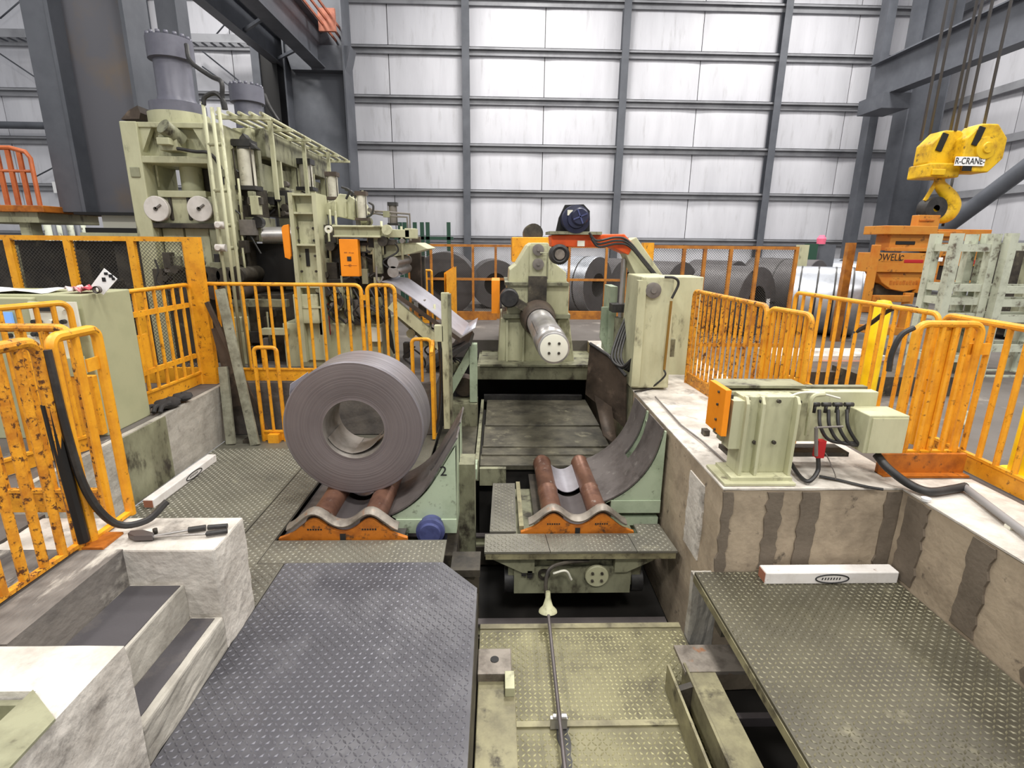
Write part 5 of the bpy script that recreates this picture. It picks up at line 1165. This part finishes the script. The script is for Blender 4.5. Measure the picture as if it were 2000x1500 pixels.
for k in range(3): part('strap', MB().beam(c+a*.008+Vector((.83, .55, 0))*.29*math.cos(2+k*2.1)+Vector((0, 0, .29*math.sin(2+k*2.1))), c+a*.008+Vector((.83, .55, 0))*.61*math.cos(2+k*2.1)+Vector((0, 0, .61*math.sin(2+k*2.1))), .03, .006, a), 'black', t)
far_coil(1590, 585, 11.6, .66, 1.4, (.6, -.8, 0), 'coil_far', 'light-edged grey coil behind the fence end post', 1)
far_coil(1672, 600, 9.6, .62, 1.1, (.86, -.5, 0), 'coil_silver', 'bright silver coil with four dark straps', 4)
far_coil(1440, 548, 13.0, .62, 1.2, (.6, -.8, 0), 'coil_far', 'dim grey coil in the rear row, behind tagged coil')
far_coil(1540, 548, 16.2, .62, 1.2, (.6, -.8, 0), 'coil_far', 'dim grey coil in the rear row, behind fence end', 1)
far_coil(1640, 545, 14.6, .64, 1.2, (.6, -.8, 0), 'coil_silver', 'silver coil in the rear row behind orange post', 2)
far_coil(1730, 548, 13.2, .62, 1.2, (.7, -.7, 0), 'coil_silver', 'silver coil in the rear row beside coil lifter', 2)
# low timber and steel clutter on the right floor
for k, (px, py, w, m, lab) in enumerate(((1600, 700, 1.6, 'concrete_light', 'pale slab lying on the floor behind yellow railing'), (1640, 740, 1.5, 'brown_plate', 'rusty flat plate on the floor behind yellow railing'), (1740, 760, 1.1, 'grime', 'dark block on the floor beside the yellow bollard'))):
    c = onz(px, py, U); single('floor_stack', MB().box(c.x-w/2, c.x+w/2, c.y-.3, c.y+.3, U+.002, U+.1+.06*k), m, lab, 'slab')
for k, (bx_, by_, a_, L_, w_, m_, lab) in enumerate(((4.6, 6.9, .3, .6, .16, 'concrete_light', 'pale whitish board lying slanted on the floor beyond the railing'), (4.7, 6.2, -.2, .7, .12, 'plank', 'grey board lying on the floor before the coil lifter'),
        (5.1, 7.3, .1, .5, .2, 'wood', 'reddish board lying near the coil lifter frame'), (4.5, 5.75, .35, .35, .1, 'brown_plate', 'short dark board on the floor beside the bollard'), (4.45, 4.75, .8, .3, .14, 'plank', 'short grey board on the floor between bollards'))):
    single('board', MB().beam((bx_-L_*math.cos(a_), by_-L_*math.sin(a_), U+.021), (bx_+L_*math.cos(a_), by_+L_*math.sin(a_), U+.021), w_, .036), m_, lab, 'board')
# =================================================================== COIL LIFTER
LY = 8.0
cl = thing('coil_lifter', (at(1765, 600, LY).x, LY+.5, U), 'orange motorised coil lifter standing on its frame', 'coil lifter')
plist(cl, [r_[:6]+(max(.02, r_[6]*.36),)+r_[7:] for r_ in [('top_plate', 1728, 441, 1832, 458, LY, 1.3, 'lifter'), ('upper_box', 1738, 458, 1822, 490, LY+.08, .9, 'lifter'), ('slot', 1750, 471, 1788, 478, LY+.07, .03, 'black'),
 ('upper_lip', 1738, 484, 1822, 491, LY+.02, .3, 'lifter'), ('main_block', 1702, 494, 1820, 532, LY, .95, 'lifter'), ('side_cheek', 1818, 484, 1834, 560, LY+.02, .8, 'lifter'),
 ('red_bar', 1766, 507, 1804, 514, LY-.005, .02, 'red'), ('decal', 1718, 496, 1762, 512, LY-.003, .01, 'lifter'), ('frame_leg', 1696, 478, 1711, 600, LY-.1, .15, 'lifter'), ('frame_leg_rear', 1690, 525, 1706, 610, LY+.2, .15, 'lifter'),
 ('frame_beam', 1704, 577, 1780, 590, LY-.08, .15, 'lifter'), ('frame_leg', 1762, 572, 1780, 640, LY-.06, .15, 'lifter'), ('frame_beam', 1706, 640, 1790, 655, LY-.08, 1.0, 'lifter'),
 ('neck', 1793, 420, 1836, 442, LY+.3, .4, 'lifter'), ('neck_rib', 1797, 428, 1826, 432, LY+.28, .03, 'orange_brown'),
 ('rear_top', 1832, 448, 1936, 470, LY+.25, .8, 'lifter'), ('rear_arm', 1832, 474, 1850, 500, LY+.3, .6, 'lifter'), ('rear_block', 1850, 490, 1925, 520, LY+.3, .7, 'lifter'), ('rear_red_bar', 1886, 508, 1910, 516, LY+.29, .02, 'red'),
 ('rear_lower', 1845, 520, 1925, 560, LY+.32, .6, 'grime'), ('rear_foot', 1845, 548, 1910, 566, LY+.28, .6, 'lifter'), ('link_rail', 1826, 452, 1880, 462, LY+.2, .2, 'lifter'), ('white_label', 1829, 503, 1842, 511, LY+.01, .02, 'paper')]])
part('curved_belly', MB().pprism([(1712, 532), (1816, 532), (1806, 552), (1790, 565), (1765, 570), (1740, 565), (1722, 552)], LY+.05, .28), 'lifter', cl, bev=.01)
part('shadow_box', MB().pbox(1712, 556, 1800, 580, LY+.15, .2), 'grime', cl)  # dark solid put in as painted shade under the belly
part('lower_cheek', MB().pprism([(1812, 532), (1826, 532), (1816, 572), (1790, 572)], LY+.0, .1), 'lifter', cl)
text('lettering', 'DWELL', .15, 'ink', cl, at(1737, 503, LY-.006), UP, 'black stencilled lettering', squeeze=.8)
for k in range(9): part('worn_marking', MB().pbox(1738+k*6.4, 548+(k % 2)*1.5, 1742.5+k*6.4, 556, LY+.046, .01), 'orange_brown', cl)
c = at(1762, 503.5, LY-.006); part('emblem', MB().tube([c+Vector((.028*math.cos(k*.5+.6), 0, .035*math.sin(k*.5+.6))) for k in range(11)], .005, 6), 'ink', cl)
c = at(1820, 405, LY+.5)
part('shackle', MB().lathe((c.x, LY+.4, c.z-.02), (0, 1, 0), [(0, .05), (0, .17), (.2, .17), (.2, .05)], 28), 'rubber', cl, 'black shackle pin housing')
# crane hook block with ropes
HY = 8.6
hb = thing('crane_hook_block', at(1850, 300, HY), 'yellow twin-sheave crane hook block hanging on wire ropes', 'hook block')
def sheave(px, py, rpx, y, d):
    c = at(px, py, y); r = rpx*y/1000
    o = []
    for k in range(8): a_ = math.pi/8+k*math.pi/4; o.append((c.x+r*math.cos(a_), c.z+r*1.08*math.sin(a_)))
    return part('sheave_housing', MB().prism(o, 'y', y-d, y), 'hook_yellow', hb, bev=.02), c, r
s1, c1_, r1_ = sheave(1822, 306, 37, HY+.1, .3); s2, c2_, r2_ = sheave(1890, 296, 39, HY-.1, .3)
for c_, r_ in ((c1_, r1_), (c2_, r2_)):
    part('rope_slot', MB().beam((c_.x-r_*.55, c_.y-.31, c_.z+r_*.1), (c_.x-r_*.35, c_.y-.31, c_.z+r_*.85), .09, .02, (0, 1, 0)), 'black', hb)
part('hub', MB().lathe((c2_.x, c2_.y-.3, c2_.z), (0, -1, 0), [(0, .16), (.03, .15), (.04, .08), (.06, .07), (.06, 0)], 28), 'hook_yellow', hb)
sg2 = part('sign_plate', MB().pbox(1866, 306, 1924, 324, HY-.42, .012), 'paper', hb, 'white lettered plate')
text('lettering', 'R-CRANE-', .125, 'ink', hb, at(1895, 315, HY-.424), UP, squeeze=.8)
part('centre_block', MB().pbox(1816, 318, 1876, 346, HY-.3, .45), 'hook_yellow', hb, bev=.02)
part('centre_cap', MB().pbox(1822, 330, 1848, 342, HY-.33, .05), 'hook_yellow', hb, bev=.01)
part('dark_vent', MB().pbox(1880, 324, 1898, 334, HY-.415, .01), 'black', hb)
hk = [at(x_, y_, HY-.1) for x_, y_ in ((1834, 346), (1836, 362), (1846, 374), (1856, 388), (1860, 402), (1854, 416), (1840, 424), (1824, 420), (1814, 408))]
rad = [.075, .085, .1, .12, .125, .12, .1, .08, .05]
HB = MB(); pts = bez(hk, 5); n = 14; vs = []
for i, p_ in enumerate(pts):
    d_ = (pts[min(i+1, len(pts)-1)]-pts[max(i-1, 0)]).normalized(); u_ = Vector((0, 1, 0)); w_ = d_.cross(u_).normalized()
    t_ = i/(len(pts)-1)*(len(rad)-1); j = min(int(t_), len(rad)-2); r_ = rad[j]*(1-(t_-j))+rad[j+1]*(t_-j)
    vs += [p_+(u_*math.cos(2*math.pi*k/n)*.7+w_*math.sin(2*math.pi*k/n))*r_ for k in range(n)]
HB.add(vs, [(i*n+k, i*n+(k+1) % n, (i+1)*n+(k+1) % n, (i+1)*n+k) for i in range(len(pts)-1) for k in range(n)], True)
HB.add(vs, [tuple(range(n)), tuple(range(len(vs)-n, len(vs)))])
part('hook', HB, 'hook_yellow', hb, 'thick yellow hook')
part('hook_latch', MB().beam(at(1828, 356, HY-.1), at(1806, 392, HY-.1), .03, .05), 'hook_yellow', hb)
for px, py, y in ((1798, 275, HY), (1856, 256, HY), (1866, 256, HY-.2), (1886, 250, HY-.2), (1920, 252, HY-.3), (1812, 280, HY+.2)):
    c = at(px, py, y); part('wire_rope', MB().cyl((c.x, c.y, c.z), (c.x, c.y, 13.5), .02, n=8), 'rope', hb)
c = at(1882, 345, HY-.1); part('control_cable', MB().cyl((c.x, c.y+.2, at(1884, 442, HY).z), (c.x, c.y+.2, c.z), .02, n=8), 'rubber', hb)
# =================================================================== WHITE RACKS
def rack(label, px0, px1, y, depth, levels, group=None):
    x0, x1 = at(px0, 560, y).x, at(px1, 560, y).x; zt = at((px0+px1)/2, 456, y).z
    t = thing('steel_rack', ((x0+x1)/2, y+depth/2, U), label, 'rack')
    for x in (x0, x1):
        for yy in (y, y+depth): part('post', MB().box(x-.05, x+.05, yy-.05, yy+.05, U, zt), 'rack_white', t)
    for py in levels:
        z = at((px0+px1)/2, py, y).z
        for yy in (y, y+depth): part('cross_rail', MB().box(x0, x1, yy-.035, yy+.035, z-.045, z+.045), 'rack_white', t)
        for x in (x0, x1): part('side_rail', MB().box(x-.035, x+.035, y, y+depth, z-.045, z+.045), 'rack_white', t)
    return t, x0, x1
rack('chipped white steel rack in front of the coil lifter rear', 1848, 1920, 6.6, .32, (484, 562, 588, 618, 700))
t, x0, x1 = rack('chipped white steel rack stacked with dark bars', 1952, 2066, 6.5, .32, (482, 566, 592, 622, 680, 740))
mb = thing('machine_bank', (at(2010, 600, 7.4).x, 7.6, U), 'dark machine block standing inside reach of white racks', 'machine')
mb['label'] = 'dark grey machine block directly behind the white racks'
plist(mb, [('body', 1988, 490, 2080, 640, 9.1, .9, 'grime'), ('pillar', 1994, 470, 2006, 660, 9.0, .1, 'green_dirty'), ('base', 1988, 640, 2080, 660, 9.0, 1.0, 'grime')])
# =================================================================== LEFT BACKGROUND
up = thing('upper_platform', (-7.4, 8.2, U), 'raised green platform with red-orange guard rail', 'platform')
y = 8.0
plist(up, [('deck', -120, 400, 84, 413, y, 1.5, 'orange_brown'), ('deck_beam', -120, 413, 74, 434, y+.1, 1.2, 'green'), ('deck_leg', -60, 434, -30, 640, y+.2, .2, 'green_dirty'), ('deck_brace', 40, 434, 62, 470, y+.2, .2, 'green')])
zr0, zr1 = at(30, 400, y).z, at(20, 292, y).z
xr0, xr1 = at(-100, 350, y).x, at(62, 350, y).x
part('guard_rail', MB().tube([(xr0, y+.05, zr1+.03), (xr1-.25, y+.05, zr1+.03), (xr1-.05, y+.05, zr1-.02), (xr1, y+.05, zr1-.1), (xr1, y+.05, zr0)], .03), 'red_orange', up)
part('guard_mid_rail', MB().tube([(xr0, y+.05, zr0+.45), (xr1, y+.05, zr0+.45)], .02), 'red_orange', up)
me = MB().box(-.03, .03, -.015, .015, 0, zr1-zr0).mesh('guard_bar'); me.materials.append(MATS['red_orange'])
for k in range(8): place('guard_bar', me, (xr1-.14-k*.15, y+.05, zr0), up)
cv = thing('roller_conveyor', (-5.6, 7.4, U), 'rusty red roller conveyor behind the left mesh fence', 'conveyor')
for k in range(8): part('roller', MB().cyl((-6.9+k*.27, 7.0, 1.25), (-6.9+k*.27, 8.2, 1.25), .09, n=14), 'face_grey', cv)
part('side_beam', MB().box(-7.1, -4.95, 6.9, 6.98, 1.1, 1.3), 'brown_plate', cv); part('side_beam', MB().box(-7.1, -4.95, 8.2, 8.28, 1.1, 1.3), 'brown_plate', cv)
mat('rust_red', (150, 62, 38), .6, c2=(112, 48, 32), sc=4)
part('red_beam', MB().box(-6.3, -5.3, 6.82, 6.9, 1.28, 1.42), 'rust_red', cv)
for k in range(4): part('leg', MB().box(-6.9+k*.6, -6.8+k*.6, 6.9, 7.0, U, 1.1), 'grime', cv)
part('rear_bank', MB().box(-9.5, -5.1, 9.3, 9.6, U, 2.2), 'grime', cv)
part('upright', MB().box(-5.6, -5.52, 7.2, 7.3, U, 2.2), 'face_grey', cv); part('upright', MB().box(-6.5, -6.42, 7.4, 7.5, U, 2.15), 'green_dirty', cv)
part('pipe_bundle', MB().box(-5.5, -5.1, 7.1, 7.5, 1.6, 1.7).box(-5.4, -5.3, 7.0, 7.2, 1.7, 2.1), 'grime', cv)
for k, px in enumerate((98, 108, 118, 128, 142, 156, 166)):
    y = 12.5+k*.2; c = at(px, 470, y)
    single('upright_tube', MB().cyl((c.x, y, U), (c.x, y, at(px, 432+(k % 3)*4, y).z), .07, n=10), 'steel_grey' if k % 2 else 'rack_white', 'upright tube standing behind the left mesh fence', 'tube', group='tubes behind the left fence')
dg = thing('green_platform_frame', (-3.5, 15, U), 'dark green post frame far behind the entry table', 'frame')
for px in (781, 790, 810, 824, 835, 876): c = at(px, 450, 15); part('post', MB().box(c.x-.05, c.x+.05, 15, 15.1, U, at(px, 434, 15).z), 'dark_green', dg)
part('rail', MB().pbox(770, 462, 885, 468, 15, .1), 'dark_green', dg)
el = thing('electrical_cabinet', (at(1610, 500, 12.4).x, 12.4, U), 'dark green and grey electrical cabinet with pink lamp', 'cabinet')
part('body', MB().pbox(1592, 478, 1622, 618, 12.4, .4), 'steel_grey', el); part('frame', MB().pbox(1574, 476, 1596, 512, 12.3, .1), 'dark_green', el)
c = at(1607, 468, 12.4); part('lamp', MB().lathe((c.x, 12.45, c.z-.1), (0, 0, 1), [(0, .09), (.12, .1), (.2, .05), (.2, 0)], 16), 'pink', el)
